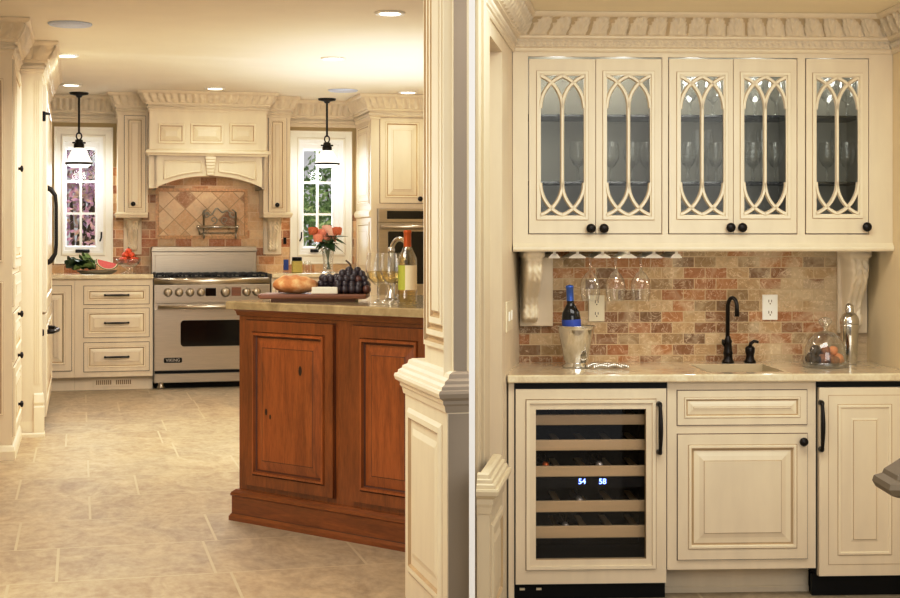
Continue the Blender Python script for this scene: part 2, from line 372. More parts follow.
INFO = {}
def mesh_obj(name, mb, mats, org):
    me = bpy.data.meshes.new(name); o3 = Vector(org)
    me.from_pydata([p-o3 for p in mb.v], [], mb.f)
    for m in (mats if isinstance(mats, (list, tuple)) else [mats]): me.materials.append(M[m])
    me.polygons.foreach_set('material_index', mb.m); me.polygons.foreach_set('use_smooth', mb.s)
    bm = bmesh.new(); bm.from_mesh(me); bmesh.ops.recalc_face_normals(bm, faces=bm.faces[:]); bm.to_mesh(me); bm.free()
    ob = bpy.data.objects.new(name, me); C.objects.link(ob); return ob
def setp(o, label=None, cat=None, group=None, kind=None):
    for k, x in (('label', label), ('category', cat), ('group', group), ('kind', kind)):
        if x: o[k] = x
def thing(name, label, cat, fr, org, group=None):
    o = bpy.data.objects.new(name, None); C.objects.link(o); o.empty_display_size = .05
    o.location = fr.W(*org); o.rotation_euler = (0, 0, fr.th); setp(o, label, cat, group)
    INFO[o.name] = (fr, Vector(org)); return o
def part(name, mb, mats, parent, label=None):
    fr, org = INFO[parent.name]
    o = mesh_obj(name, mb, mats, org); o.parent = parent; INFO[o.name] = (fr, org)
    if label: o['label'] = label
    return o
def solo(name, mb, mats, fr, label=None, cat=None, group=None, kind=None):
    xs = [p.x for p in mb.v]; ys = [p.y for p in mb.v]; zs = [p.z for p in mb.v]
    org = Vector(((min(xs)+max(xs))/2, (min(ys)+max(ys))/2, min(zs)))
    o = mesh_obj(name, mb, mats, org); o.location = fr.W(*org); o.rotation_euler = (0, 0, fr.th)
    INFO[o.name] = (fr, org); setp(o, label, cat, group, kind); return o
def struct(name, mb, mats, fr): return solo(name, mb, mats, fr, kind='structure')
def dup(o, fr, org, label, group=None, rz=0):          # copy a thing and its parts to another spot
    c = o.copy(); C.objects.link(c); c.location = fr.W(*org); c.rotation_euler = (0, 0, fr.th+rz); c['label'] = label
    if group: c['group'] = group
    INFO[c.name] = (fr, Vector(org))
    for ch in o.children:
        d = ch.copy(); C.objects.link(d); d.parent = c
        for g in ch.children:
            e = g.copy(); C.objects.link(e); e.parent = d
    return c

# profile of a raised panel door: materials 0 cream, 1 glaze, 2 raised moulding
def panel_rings(t, stile, slope=.045, k=1.0):
    lo = max(.0012, t-.010*k)
    return [(0, 0), (0, t), (stile, t, 0), (stile+.002*k, t-.001, 1), (stile+.004*k, t+.004*k, 2), (stile+.012*k, t+.004*k, 2), (stile+.016*k, max(lo, t-.004*k), 2),
            (stile+.020*k, lo, 1), (stile+.024*k, lo, 1), (stile+.024*k+slope*.55, max(lo, t-.003*k), 2), (stile+.024*k+slope, t+.001*k, 0), (stile+.026*k+slope, t+.003*k, 1)]
CR = ['cream', 'glaze', 'cream2']
def door_on(mbx, fm, a0, a1, b0, b1, t=.02, stile=.05, slope=.045, k=1.0):
    mbx.M = fm; mbx.rings(a0, a1, b0, b1, panel_rings(t, stile, slope, k)); mbx.M = None; return mbx
def gap_on(mbx, fm, a0, a1, b0, b1, g=.004, c=.0012, mat=3):   # dark reveal around an inset door
    mbx.M = fm; mbx.rings(a0-g, a1+g, b0-g, b1+g, [(0, 0), (0, c, mat), (g+.001, c, mat), (g+.001, 0, mat)], mat, False); mbx.M = None; return mbx
def knob_mb(fr_c, r=.017, axis='y', sign=-1):
    mb = MB(); pr = [(.001, 0), (r*.5, 0), (r*.42, .008), (r*.4, .013), (r*.95, .018), (r, .023), (r*.85, .029), (r*.4, .032), (.001, .033)]
    mb.lathe([(a, sign*b) for a, b in pr], fr_c, 14, 0, axis); return mb
def pull_mb(p0, p1, out, r=.006):                    # bow pull between two points, out = vector away from the face
    p0, p1, out = Vector(p0), Vector(p1), Vector(out); mb = MB(); path = [p0, p0+out*.7]
    for k in range(9): t = k/8; path.append(p0.lerp(p1, .06+.88*t)+out*(.85+.3*math.sin(PI*t)))
    path += [p1+out*.7, p1]; mb.tube(path, [r*1.5, r*1.2]+[r*(.9+.35*math.sin(PI*k/8)) for k in range(9)]+[r*1.2, r*1.5], 8)
    return mb

# crown moulding with carved leaf and rope bands
def crown_prof(z1, h, out, fine=9):
    z0 = z1-h; pr = [(0, z0), (.06*out, z0), (.10*out, z0+.05*h), (.10*out, z0+.10*h), (.16*out, z0+.13*h)]
    for k in range(5): w = k/4; pr.append((.18*out, z0+(.15+.17*w)*h, 'rope', w))
    pr += [(.26*out, z0+.34*h), (.32*out, z0+.36*h), (.32*out, z0+.41*h), (.36*out, z0+.43*h)]
    for k in range(fine): w = k/(fine-1); pr.append(((.36+.46*w**1.6)*out, z0+(.44+.42*w)*h, 'leaf', w))
    pr += [(.86*out, z0+.87*h), (.94*out, z0+.90*h), (1.0*out, z0+.96*h), (1.0*out, z1), (0, z1)]
    return pr
def carve(amp, per):
    def d(band, s, w):
        if band == 'leaf':
            x = (s/per) % 1.0; q = abs(x-.5)*2
            half = .92-.30*max(0, w-.55)/.45
            if q > half: return -amp*.6
            e = math.sqrt(max(0, 1-(q/half)**2.4))
            rib = .55*math.exp(-(q/.13)**2)
            vein = .5*abs(math.sin(PI*(2.6*q-1.9*w)))
            return amp*(.95*e*math.sin(PI*min(1, .12+.9*w))**.6+rib+vein-.55)
        p = (s/(per*.30)+w*.8) % 1.0
        return amp*1.1*(math.sin(PI*w)*abs(math.sin(PI*p))-.42)
    return d

# ================================================================ KITCHEN
vB, vF, vU, vH = 13.5, 12.85, 13.15, 12.95
CEIL = 2.505
uwl = -.97
# ---- shell
mb = MB()
poly = [(-.02, 1.6), (-.02, 4.3), (-.04, 4.7), (.06, 6.52), (3.2, 6.72), (3.6, 15.2), (-6.5, 12.4), (-4.2, 1.6)]
mb.prism([K.L(*p) for p in poly], -.12, 0); struct('floor', mb, 'floor', K)
mb = MB(); mb.prism([K.L(*p) for p in [(-.02, 2.5), (-.04, 4.7), (.06, 6.52), (3.2, 6.72), (3.6, 15.2), (-6.5, 12.4), (-3.6, 2.5)]], CEIL, CEIL+.08); struct('ceiling', mb, 'ceil', K)
mb = MB(); mb.box(uwl-.1, uwl, 5.0, vB, 0, CEIL); struct('wall_left', mb, 'wall', K)
uR = 3.25
mb = MB(); mb.box(uR, uR+.1, 7.9, vB+.12, 0, CEIL); struct('wall_right', mb, 'wall', K)
# window openings (casing outer, opening)
wins = {1: dict(c=(54, 113, 127, 264), o=(63, 103, 137, 253), g=(66.5, 95, 149.5, 245.5)), 2: dict(c=(290, 352, 131, 264), o=(299, 343, 140, 254), g=(303.5, 332, 151, 246))}
def wrect(q, v): return K.u(q[0], v), K.u(q[1], v), K.z((q[0]+q[1])/2, q[3], v), K.z((q[0]+q[1])/2, q[2], v)
o1, o2 = wrect(wins[1]['o'], vB), wrect(wins[2]['o'], vB)
mb = MB()
xs = [uwl, o1[0], o1[1], o2[0], o2[1], uR]
mb.box(xs[0], xs[1], vB, vB+.12, 0, CEIL); mb.box(xs[2], xs[3], vB, vB+.12, 0, CEIL); mb.box(xs[4], xs[5], vB, vB+.12, 0, CEIL)
for o in (o1, o2): mb.box(o[0], o[1], vB, vB+.12, 0, o[2]); mb.box(o[0], o[1], vB, vB+.12, o[3], CEIL)
struct('wall_back', mb, 'wall', K)
for n, w in wins.items():
    c = wrect(w['c'], vB-.02); o = wrect(w['o'], vB); g = wrect(w['g'], vB+.04)
    mb = MB(); mb.M = face_v(vB)
    # casing as a picture frame with stepped mouldings
    def frame(mbx, a, bb, steps):
        n_ = len(steps); vs = []
        for t, cc in steps:
            vs += [(a[0]+(bb[0]-a[0])*t, a[2]+(bb[2]-a[2])*t, cc), (a[1]+(bb[1]-a[1])*t, a[2]+(bb[2]-a[2])*t, cc),
                   (a[1]+(bb[1]-a[1])*t, a[3]+(bb[3]-a[3])*t, cc), (a[0]+(bb[0]-a[0])*t, a[3]+(bb[3]-a[3])*t, cc)]
        mbx.add(vs, [(4*k+q, 4*k+(q+1) % 4, 4*k+4+(q+1) % 4, 4*k+4+q) for k in range(n_-1) for q in range(4)])
    frame(mb, c, o, [(0, .001), (0, .03), (.14, .03), (.2, .022), (.75, .018), (.85, .026), (1, .026), (1, -.03)])
    mb.M = None
    wo = struct('window_%d' % n, mb, ['casewhite'], K)
    mb = MB(); mb.M = face_v(vB); frame(mb, o, g, [(0, .0), (.35, .0), (.4, -.012), (.8, -.012), (.9, -.03), (1, -.035), (1, -.06)]); mb.M = None
    part('window_frame', mb, ['white'], wo)
    mb = MB(); um = (g[0]+g[1])/2 if n == 1 else K.u(317.5, vB+.04); mw = .011
    mb.box(um-mw, um+mw, vB+.035, vB+.06, g[2], g[3])
    for k in (1, 2): z = g[2]+(g[3]-g[2])*k/3; mb.box(g[0], g[1], vB+.036, vB+.059, z-mw*.9, z+mw*.9)
    part('muntin_grid', mb, ['white'], wo)
    mb = MB(); mb.box(g[0], g[1], vB+.046, vB+.05, g[2], g[3]); part('pane', mb, ['pane'], wo)
    mb = MB(); x0, x1 = (K.u(75.5, vB), K.u(89.5, vB)) if n == 1 else (K.u(310, vB), K.u(318, vB)); zc = K.z(82, 251, vB)
    mb.box(x0, x1, vB-.035, vB-.005, zc-.014, zc+.014, 0, .004); mb.tube([((x0+x1)/2, vB-.03, zc), ((x0+x1)/2+.02, vB-.05, zc+.004), (x1-.01, vB-.055, zc)], .006)
    part('crank', mb, ['iron'], wo, 'dark crank handle')
    mb = MB(); px = 100 if n == 1 else 299.5
    a = K.u(px, vB); z0, z1 = K.z(px, 241, vB), K.z(px, 232, vB)
    mb.tube([(a, vB-.02, z0), (a+.01, vB-.05, z0+.03), (a+.012, vB-.05, z1)], .007); part('lock_lever', mb, ['iron'], wo, 'dark lock lever')
# sill aprons belong to trims
# crown on the back wall above the windows
for n, (p0, p1) in enumerate(((44, 119), (286, 357))):
    mb = MB(); mb.mould([(K.u(p0, vB), vB), (K.u(p1, vB), vB)], crown_prof(CEIL, .235, .13), .008, carve(.019, .052)); struct('trim_%d' % (n+1), mb, ['cream', 'glaze2'], K)
# backsplash
mb = MB(); z0 = .95
mb.box(K.u(112.6, vB), K.u(290.4, vB), vB-.012, vB-.001, z0, K.z(200, 168, vB)); mb.box(K.u(52, vB), K.u(112.6, vB), vB-.012, vB-.001, z0, K.z(80, 264.2, vB)); 
mb.box(K.u(290.4, vB), K.u(357, vB), vB-.012, vB-.001, z0, K.z(320, 264.2, vB)); mb.box(K.u(352.3, vB), K.u(357, vB), vB-.012, vB-.001, z0, K.z(354, 215, vB))
struct('wall_backsplash', mb, 'brickk', K)
mb = MB(); v = vB-.013; r = (K.u(155.5, v), K.u(247.5, v), K.z(200, 239, v), K.z(200, 188.5, v))
mb.M = face_v(v); mb.rings(*r, [(0, 0), (0, .012), (.022, .014), (.03, .006, 0)], 0, False); mb.add([(r[0]+.03, r[2]+.03, .006), (r[1]-.03, r[2]+.03, .006), (r[1]-.03, r[3]-.03, .006), (r[0]+.03, r[3]-.03, .006)], [(0, 1, 2, 3)], 1); mb.M = None
struct('trim_tile_inset', mb, ['tilerim', 'diag'], K)
mb = MB(); v = vB-.012; mb.box(K.u(283.5, v), K.u(288.5, v), v-.006, v, K.z(286, 270, v), K.z(286, 259.5, v), 0, .002)
solo('accent_tile', mb, 'blue', K, 'small cobalt blue tile in the backsplash right of the range', 'tile')
mb = MB(); mb.box(K.u(283.3, v), K.u(286.3, v), v-.008, v, K.z(286, 244, v), K.z(286, 237.5, v), 0, .002)
solo('wall_outlet', mb, 'black', K, 'small black outlet on brick backsplash beside right window', 'outlet')

# ---- ceiling lights and speakers
def can(px, py, label, i):
    u, v = K.hitz(px, py, CEIL)
    t = thing('recessed_light', label, 'ceiling light', K, (u, v, CEIL-.012), 'recessed ceiling lights')
    mb = MB(); mb.lathe([(.058, .004), (.08, 0), (.085, .006), (.085, .0115), (.056, .0115), (.058, .004)], (u, v, CEIL-.012), 24); part('trim_ring', mb, ['white'], t)
    mb = MB(); mb.lathe([(.001, .003), (.058, .003), (.058, .010)], (u, v, CEIL-.012), 24); part('lens', mb, ['lamp'], t)
    return u, v
cans = [can(390, 12.5, 'lit recessed ceiling light nearest the camera, left of the column', 0), can(333, 58, 'lit recessed ceiling light in mid ceiling above the right window', 1),
        can(66, 55, 'lit recessed ceiling light below the near round speaker', 2), can(71, 84.5, 'lit recessed ceiling light just above the left pendant canopy', 3),
        can(215, 88, 'lit recessed ceiling light in front of the range hood crown', 4), can(408, 92, 'lit recessed ceiling light in front of oven cabinet crown', 5)]
for px, py, lab in ((70, 23.5, 'round bluish ceiling speaker grille above fridge, nearer one'), (343, 90, 'round bluish ceiling speaker near right pendant, farther one')):
    u, v = K.hitz(px, py, CEIL); t = thing('ceiling_speaker', lab, 'speaker', K, (u, v, CEIL-.012), 'ceiling speakers')
    mb = MB(); mb.lathe([(.105, .002), (.118, 0), (.125, .006), (.125, .0115), (.1, .0115), (.105, .002)], (u, v, CEIL-.012), 28); part('rim', mb, ['spk'], t)
    mb = MB(); mb.lathe([(.001, -.003), (.06, -.001), (.106, .003), (.106, .010)], (u, v, CEIL-.012), 28); part('grille', mb, ['spk'], t)
# ---- pendants
def pendant(px, label, ybot, ytop):
    v = 13.22; u = K.u(px, v); t = v/K.L((px-CX)/F_PX, 1)[1]
    zb = EYE+(HY-ybot)*t/F_PX; zt = EYE+(HY-ytop)*t/F_PX
    e = thing('pendant_light', label, 'pendant light', K, (u, v, zb), 'pendant lights in front of the windows')
    mb = MB(); mb.lathe([(.001, -.045), (.02, -.04), (.03, -.025), (.075, -.016), (.08, -.004), (.08, 0), (.001, 0)], (u, v, CEIL-.0005), 20); part('canopy', mb, ['bronze'], e)
    mb = MB(); mb.tube([(u, v, CEIL-.03), (u, v, zt+.12)], .009); part('rod', mb, ['bronze'], e)
    mb = MB()
    loop = [(u+.022*math.cos(a), v, zt+.10+.03*math.sin(a)) for a in [PI*2*k/14 for k in range(14)]]; mb.tube(loop, .006, 6, 0, True)
    mb.lathe([(.001, .075), (.03, .07), (.034, .05), (.028, .04), (.042, .035), (.045, .0), (.02, -.01)], (u, v, zt), 16); mb.tube([(u-.055, v, zt+.045), (u+.055, v, zt+.045)], .007); part('socket', mb, ['bronze'], e)
    mb = MB(); h = zt-zb; mb.lathe([(.035, zt+.005), (.055, zt-.01), (.075, zb+h*.68), (.095, zb+h*.42), (.108, zb+h*.24)], (u, v, 0), 24); part('shade', mb, ['opal'], e, 'white opal glass bell shade')
    mb = MB(); mb.lathe([(.106, zb+h*.24), (.114, zb+h*.24), (.114, zb+h*.12), (.106, zb+h*.12), (.106, zb+h*.24)], (u, v, 0), 24); part('band', mb, ['bronze'], e)
    mb = MB(); mb.lathe([(.1, zb+h*.13), (.085, zb+.01), (.07, zb), (.001, zb)], (u, v, 0), 24); part('diffuser', mb, ['opal'], e)
    return u, v, zb
pens = [pendant(79, 'bronze pendant with white bell shade hanging before left window', 167, 148), pendant(327, 'bronze pendant with white bell shade hanging before right window', 167, 150.5)]

# ---- left base cabinets
def krect(p, v): return K.u(p[0], v), K.u(p[1], v), K.z((p[0]+p[1])/2, p[3], v), K.z((p[0]+p[1])/2, p[2], v)
fm = face_v(vF)
ztop = K.z(110, 279, vF); zbot = K.z(100, 377, vF)
def base_cab(name, label, p0, p1, doors, drawers, vent=None):
    a0, a1 = K.u(p0, vF), K.u(p1, vF)
    t = thing(name, label, 'cabinet', K, ((a0+a1)/2, vF+.3, 0), 'lower kitchen cabinets')
    mb = MB(); mb.box(a0, a1, vF, vB-.014, zbot, ztop)
    for p in doors+drawers: gap_on(mb, fm, *krect(p, vF))
    part('carcass', mb, ['cream', 'glaze', 'cream2', 'gap'], t)
    mb = MB(); mb.box(a0, a1, vF+.06, vF+.09, 0, zbot)
    mb.M = face_v(vF+.06)
    mb.M = None; part('toe_kick', mb, ['cream'], t)
    if vent:
        mb = MB(); q = krect(vent, vF+.06); mb.box(q[0], q[1], vF+.054, vF+.06, q[2], q[3], 0, .002)
        n = 18
        for k in range(n):
            if k in (8, 9): continue
            x = q[0]+.03+(q[1]-q[0]-.06)*k/(n-1); mb.box(x-.005, x+.005, vF+.0525, vF+.056, q[2]+.018, q[3]-.018, 1)
        part('vent_grille', mb, ['cream', 'vent'], t)
    for p in doors:
        mb = MB(); d = part('door', door_on(mb, fm, *krect(p, vF), .012, .05, .04), CR, t)
    for p in drawers:
        q = krect(p, vF); mb = MB(); d = part('drawer', door_on(mb, fm, *q, .012, .03, .03, .8), CR, t)
        zc = (q[2]+q[3])/2; uc = (q[0]+q[1])/2
        part('pull', pull_mb((uc-.095, vF-.012, zc), (uc+.095, vF-.012, zc), (0, -.028, 0), .0065), ['bronze'], d, 'dark bronze bar pull')
    return t
base_cab('lower_cabinet', 'cream lower cabinet with one tall door beside the refrigerator', 36, 74.5, [(39, 71.5, 286, 371)], [])
base_cab('drawer_cabinet', 'cream three-drawer base cabinet left of the range', 74.7, 153, [], [(84, 149, 286, 304), (84, 149, 308.5, 337), (84, 149, 342.5, 371)], (93, 134, 377.8, 386.5))
mb = MB(); zc1 = ztop+.038
mb.box(K.u(36, vF), K.u(153.6, vF-.02), vF-.03, vB-.014, ztop+.0005, zc1, 0, .008); solo('countertop', mb, 'stone', K, 'pale stone countertop on the drawer cabinets under left window', 'countertop')
# right base run
aR0 = K.u(271.5, vF)
uO0 = K.u(371, 12.76)
t = thing('base_cabinet', 'cream base cabinet behind the island between range and oven cabinet', 'cabinet', K, ((aR0+uO0)/2, vF+.3, 0), 'lower kitchen cabinets')
mb = MB(); mb.box(aR0, uO0-.002, vF, vB-.014, zbot, ztop); wseg = (uO0-aR0)/2
for k in range(2): gap_on(mb, fm, aR0+.04+k*wseg, aR0+wseg-.04+k*wseg, zbot+.05, ztop-.05)
part('carcass', mb, ['cream', 'glaze', 'cream2', 'gap'], t)
mb = MB(); mb.box(aR0, uO0-.002, vF+.06, vF+.09, 0, zbot); part('toe_kick', mb, ['cream'], t)
for k in range(2):
    d = part('door', door_on(MB(), fm, aR0+.04+k*wseg, aR0+wseg-.04+k*wseg, zbot+.05, ztop-.05, .012, .05, .04), CR, t)
    part('knob', knob_mb((aR0+.07+k*wseg, vF-.012, ztop-.12)), ['bronze'], d)
mb = MB(); mb.box(aR0, uO0-.022, vF-.03, vB-.014, ztop+.0005, zc1, 0, .008); solo('countertop', mb, 'stone', K, 'pale stone countertop under right window holding the flower vase', 'countertop')

# ---- range
r0, r1 = K.u(154, vF-.03), K.u(270, vF-.03); v0 = vF-.04
Z = lambda y, v=v0: K.z(210, y, v)
rg = thing('kitchen_range', 'stainless steel range with black oven window and legs', 'range', K, ((r0+r1)/2, vF+.3, 0))
ztr = Z(279)
mb = MB(); mb.box(r0, r1, v0+.02, vB-.05, Z(382), ztr-.01); mb.box(r0, r1, v0+.02, vB-.05, ztr-.01, ztr+.01, 0, .004); part('body', mb, ['steel'], rg)
mb = MB(); mb.box(r0+.01, r1-.01, v0+.10, vB-.08, .0, Z(382)); part('kick_plate', mb, ['black'], rg)
for du in (.06, -.06):
    for dv in (.06, .5):
        x = (r0 if du > 0 else r1)+du; mb = MB(); mb.lathe([(.001, 0), (.03, 0), (.034, .01), (.024, .03), (.024, Z(382))], (x, v0+dv, 0), 14); part('leg', mb, ['steel'], rg)
mb = MB(); q0, q1 = K.u(151.5, vB-.1), K.u(256.5, vB-.1); zb0, zb1 = ztr, K.z(200, 246.5, vB-.1)
mb.box(q0, q1, vB-.1, vB-.03, zb0, zb1, 0, .006); mb.box(q0-.004, q1+.004, vB-.13, vB-.03, zb1-.045, zb1-.02, 0, .004); mb.box(q0+.03, q1-.03, vB-.106, vB-.1, zb0+.02, zb1-.075, 0, .004)
part('backguard', mb, ['steel'], rg)
mb = MB(); mb.box(r0+.01, r1-.01, v0+.06, vB-.14, ztr+.01, ztr+.014); part('cooktop', mb, ['black'], rg)
for k in range(3):
    mb = MB(); w = (r1-r0-.04)/3; x0 = r0+.02+k*w+.004; x1 = x0+w-.008; y0, y1 = v0+.08, vB-.16; z = ztr+.045
    for yy in (y0, (y0+y1)/2, y1): mb.box(x0, x1, yy-.008, yy+.008, z-.012, z)
    for j in range(5): xx = x0+(x1-x0)*j/4; mb.box(xx-.007, xx+.007, y0, y1, z-.012, z+.004)
    for yy in (y0, y1):
        for j in range(5): xx = x0+(x1-x0)*j/4; mb.box(xx-.009, xx+.009, yy-.009, yy+.009, ztr+.014, z)
    part('burner_grate', mb, ['iron'], rg)
    for yy in (y0+.13, y1-.13):
        mb = MB(); mb.lathe([(.001, .022), (.03, .02), (.045, .01), (.05, 0)], ((x0+x1)/2, yy, ztr+.012), 16); part('burner', mb, ['black'], rg)
mb = MB(); zz = (ztr+Z(284))/2; mb.tube([(r0, v0+.03, zz), (r1, v0+.03, zz)], (ztr-Z(284))/2+.012, 12); part('bullnose', mb, ['steel'], rg)
mb = MB(); mb.box(r0, r1, v0, v0+.04, Z(303), Z(284.5), 0, .004); cp = part('control_panel', mb, ['steel'], rg)
for px in (168, 179, 190, 201, 225.5, 246.5, 256.5):
    u = K.u(px, v0); zc = Z(292); mb = MB(); rr = .036 if px != 225.5 else .042
    mb.lathe([(.001, -.045), (rr*.7, -.045), (rr*.78, -.04), (rr*.8, -.012), (rr, -.008), (rr, 0)], (u, v0, zc), 18, 0, 'y'); mb.box(u-.006, u+.006, v0-.055, v0-.04, zc-rr*.7, zc+rr*.7)
    part('knob', mb, ['steel'], cp)
mb = MB(); mb.box(K.u(205.5, v0), K.u(216, v0), v0-.004, v0, Z(296), Z(288), 0, .002); ds = part('display', mb, ['blackglass', 'digit'], cp)
mb = MB(); mb.box(K.u(231.5, v0), K.u(241, v0), v0-.004, v0, Z(296), Z(287.5), 0, .002); part('badge', mb, ['board'], cp)
mb = MB(); mb.M = face_v(v0)
d0, d1, dz0, dz1 = r0+.004, r1-.004, Z(370), Z(308.5)
w0, w1, wz0, wz1 = K.u(180.5, v0), K.u(252, v0), Z(346), Z(320)
mb.rings(d0, d1, dz0, dz1, [(0, -.03), (0, .0), (.004, .004)]); mb.M = None; dr = part('oven_door', mb, ['steel'], rg)
mb = MB(); mb.M = face_v(v0-.004)
def rrect(x0, x1, y0, y1, r, n=5):
    pts = []
    for cx, cy, a in ((x1-r, y1-r, 0), (x0+r, y1-r, PI/2), (x0+r, y0+r, PI), (x1-r, y0+r, PI*1.5)):
        for k in range(n+1): pts.append((cx+r*math.cos(a+PI/2*k/n), cy+r*math.sin(a+PI/2*k/n)))
    return pts
mb.prism(rrect(w0-.012, w1+.012, wz0-.012, wz1+.012, .035), 0, .004, 0); mb.prism(rrect(w0, w1, wz0, wz1, .03), .004, .006, 1); mb.M = None
part('oven_window', mb, ['steel', 'blackglass'], dr)
mb = MB(); zc = Z(306.5); mb.tube([(r0+.03, v0-.055, zc), (r1-.03, v0-.055, zc)], .017, 12); mb.box(r0+.05, r0+.08, v0-.05, v0, zc-.012, zc+.012); mb.box(r1-.08, r1-.05, v0-.05, v0, zc-.012, zc+.012); part('handle', mb, ['steel'], dr)
mb = MB(); mb.M = face_v(v0-.004); mb.prism(rrect(K.u(163.8, v0), K.u(182, v0), Z(362), Z(357), .01), 0, .003, 0); mb.M = None; lg = part('nameplate', mb, ['black'], dr, 'black nameplate with silver lettering')
def text_mb(s, size, M4):
    cu = bpy.data.curves.new('txt', 'FONT'); cu.body = s; cu.size = size; cu.align_x = 'CENTER'; cu.align_y = 'CENTER'; cu.extrude = .0006; cu.offset = size*.012
    ob = bpy.data.objects.new('txt', cu); C.objects.link(ob); bpy.context.view_layer.update()
    me = bpy.data.meshes.new_from_object(ob.evaluated_get(bpy.context.evaluated_depsgraph_get()))
    mb = MB(); mb.M = M4; mb.add([p.co.copy() for p in me.vertices], [list(f.vertices) for f in me.polygons]); mb.M = None
    bpy.data.objects.remove(ob); bpy.data.meshes.remove(me); bpy.data.curves.remove(cu); return mb
part('lettering', text_mb('VIKING', .036, face_v(v0-.0085) @ Matrix.Translation((K.u(172.9, v0), Z(359.5), 0))), ['silverlogo'], lg)
mb = MB(); mb.M = face_v(v0+.01); mb.rings(r0+.004, r1-.004, Z(382), Z(372.5), [(0, -.03), (0, 0), (.004, .004)]); mb.M = None; part('bottom_panel', mb, ['steel'], rg)
mb = MB(); mb.box(r0+.004, r1-.004, v0-.002, v0+.02, Z(372.6), Z(370)); part('door_gap', mb, ['black'], rg)

# ---- range hood
hd = thing('range_hood', 'large cream wooden range hood with arched apron and carved crown', 'range hood', K, (K.u(207, vH), vH+.25, K.z(207, 187, vH)))
vh = 12.9; fh = face_v(vh)
h0, h1 = K.u(149.5, vh), K.u(266.5, vh); hz0, hz1 = K.z(207, 152, vh), CEIL-.18
mb = MB(); mb.box(h0, h1, vh, vB-.001, hz0, CEIL-.02)
for p in ((158, 184.5, 123.5, 143.5), (190.5, 223.5, 123.5, 143.5), (229.5, 256, 123.5, 143.5)):
    q = krect(p, vh); mb.M = fh; mb.rings(*q, [(0, 0), (0, .001), (.004, .014, 2), (.018, .012, 2), (.024, .002, 1), (.028, .002, 0), (.062, .016, 2), (.066, .016, 0)]); mb.M = None
part('frieze_box', mb, CR, hd)
mb = MB(); path = [(h0, vU-.09), (h0, vh), (h1, vh), (h1, vU-.09)]
mb.mould(path, crown_prof(CEIL-.001, .17, .10), .008, carve(.019, .052)); part('crown', mb, ['cream', 'glaze2'], hd)
mb = MB(); mb.mould([(h0, vU-.004), (h0, vh), (h1, vh), (h1, vU-.004)], [(0, hz0-.035), (.008, hz0-.035), (.012, hz0-.02), (.03, hz0-.012), (.03, hz0+.004), (.018, hz0+.014), (0, hz0+.02)], .5); part('ledge_moulding', mb, ['cream2'], hd)
# arched apron
va = vh+.03; a0, a1 = K.u(155, va), K.u(264.5, va); zt = hz0-.034; ze = K.z(207, 188.5, va); zp = K.z(207, 176, va)
N = 28; fr_pts = []
def arch(t): x = 2*t-1; return ze+(zp-ze)*max(0, 1-abs(x)**2.2)
mb = MB(); vs = []; 
for k in range(N+1):
    t_ = k/N; x = a0+(a1-a0)*t_; zz = arch(t_)
    vs += [(x, va, zz), (x, va, zt), (x, va+.03, zz), (x, vB-.2, zt)]
fs = []
for k in range(N):
    o = 4*k; fs += [(o, o+4, o+5, o+1), (o, o+2, o+6, o+4), (o+2, o+3, o+7, o+6), (o+1, o+5, o+7, o+3)]
mb.add(vs, fs)
mb.box(h0, a0+.02, va+.03, vB-.014, ze, zt); mb.box(a1-.02, h1, va+.03, vB-.014, ze, zt); mb.box(a0, a0+.02, va, vB-.014, ze, zt); mb.box(a1-.02, a1, va, vB-.014, ze, zt); mb.box(a0, a1, vB-.3, vB-.014, zt-.06, zt)
mb.M = None; part('apron', mb, CR, hd)
mb = MB()
for (s0, s1) in ((.085, .42), (.58, .915)):      # sunk spandrel panels following the arch
    outer = []; n = 10
    top = zt-.045
    for k in range(n+1): t_ = s0+(s1-s0)*k/n; outer.append((a0+(a1-a0)*t_, arch(t_)+.04))
    poly = outer+[(a0+(a1-a0)*s1, top), (a0+(a1-a0)*s0, top)]
    loop = [(x, va-.004, z) for x, z in poly]
    mb.tube(loop, .009, 6, 2, True); mb.add([(x, va-.002, z) for x, z in poly], [tuple(range(len(poly)))], 0)
part('spandrel_moulding', mb, CR, hd)
mb = MB(); ku = (a0+a1)/2; mb.M = face_v(va)
for k in range(6):
    t_ = k/6; zA, zB_ = zt-.004-(zt-zp)*t_*.95, zt-.004-(zt-zp)*(t_+1/6)*.95; w = .045-.016*t_; c = .045-.02*t_
    mb.box(ku-w, ku+w, zB_, zA, 0, c, 0, .006)
mb.M = None; part('keystone', mb, ['cream2'], hd)

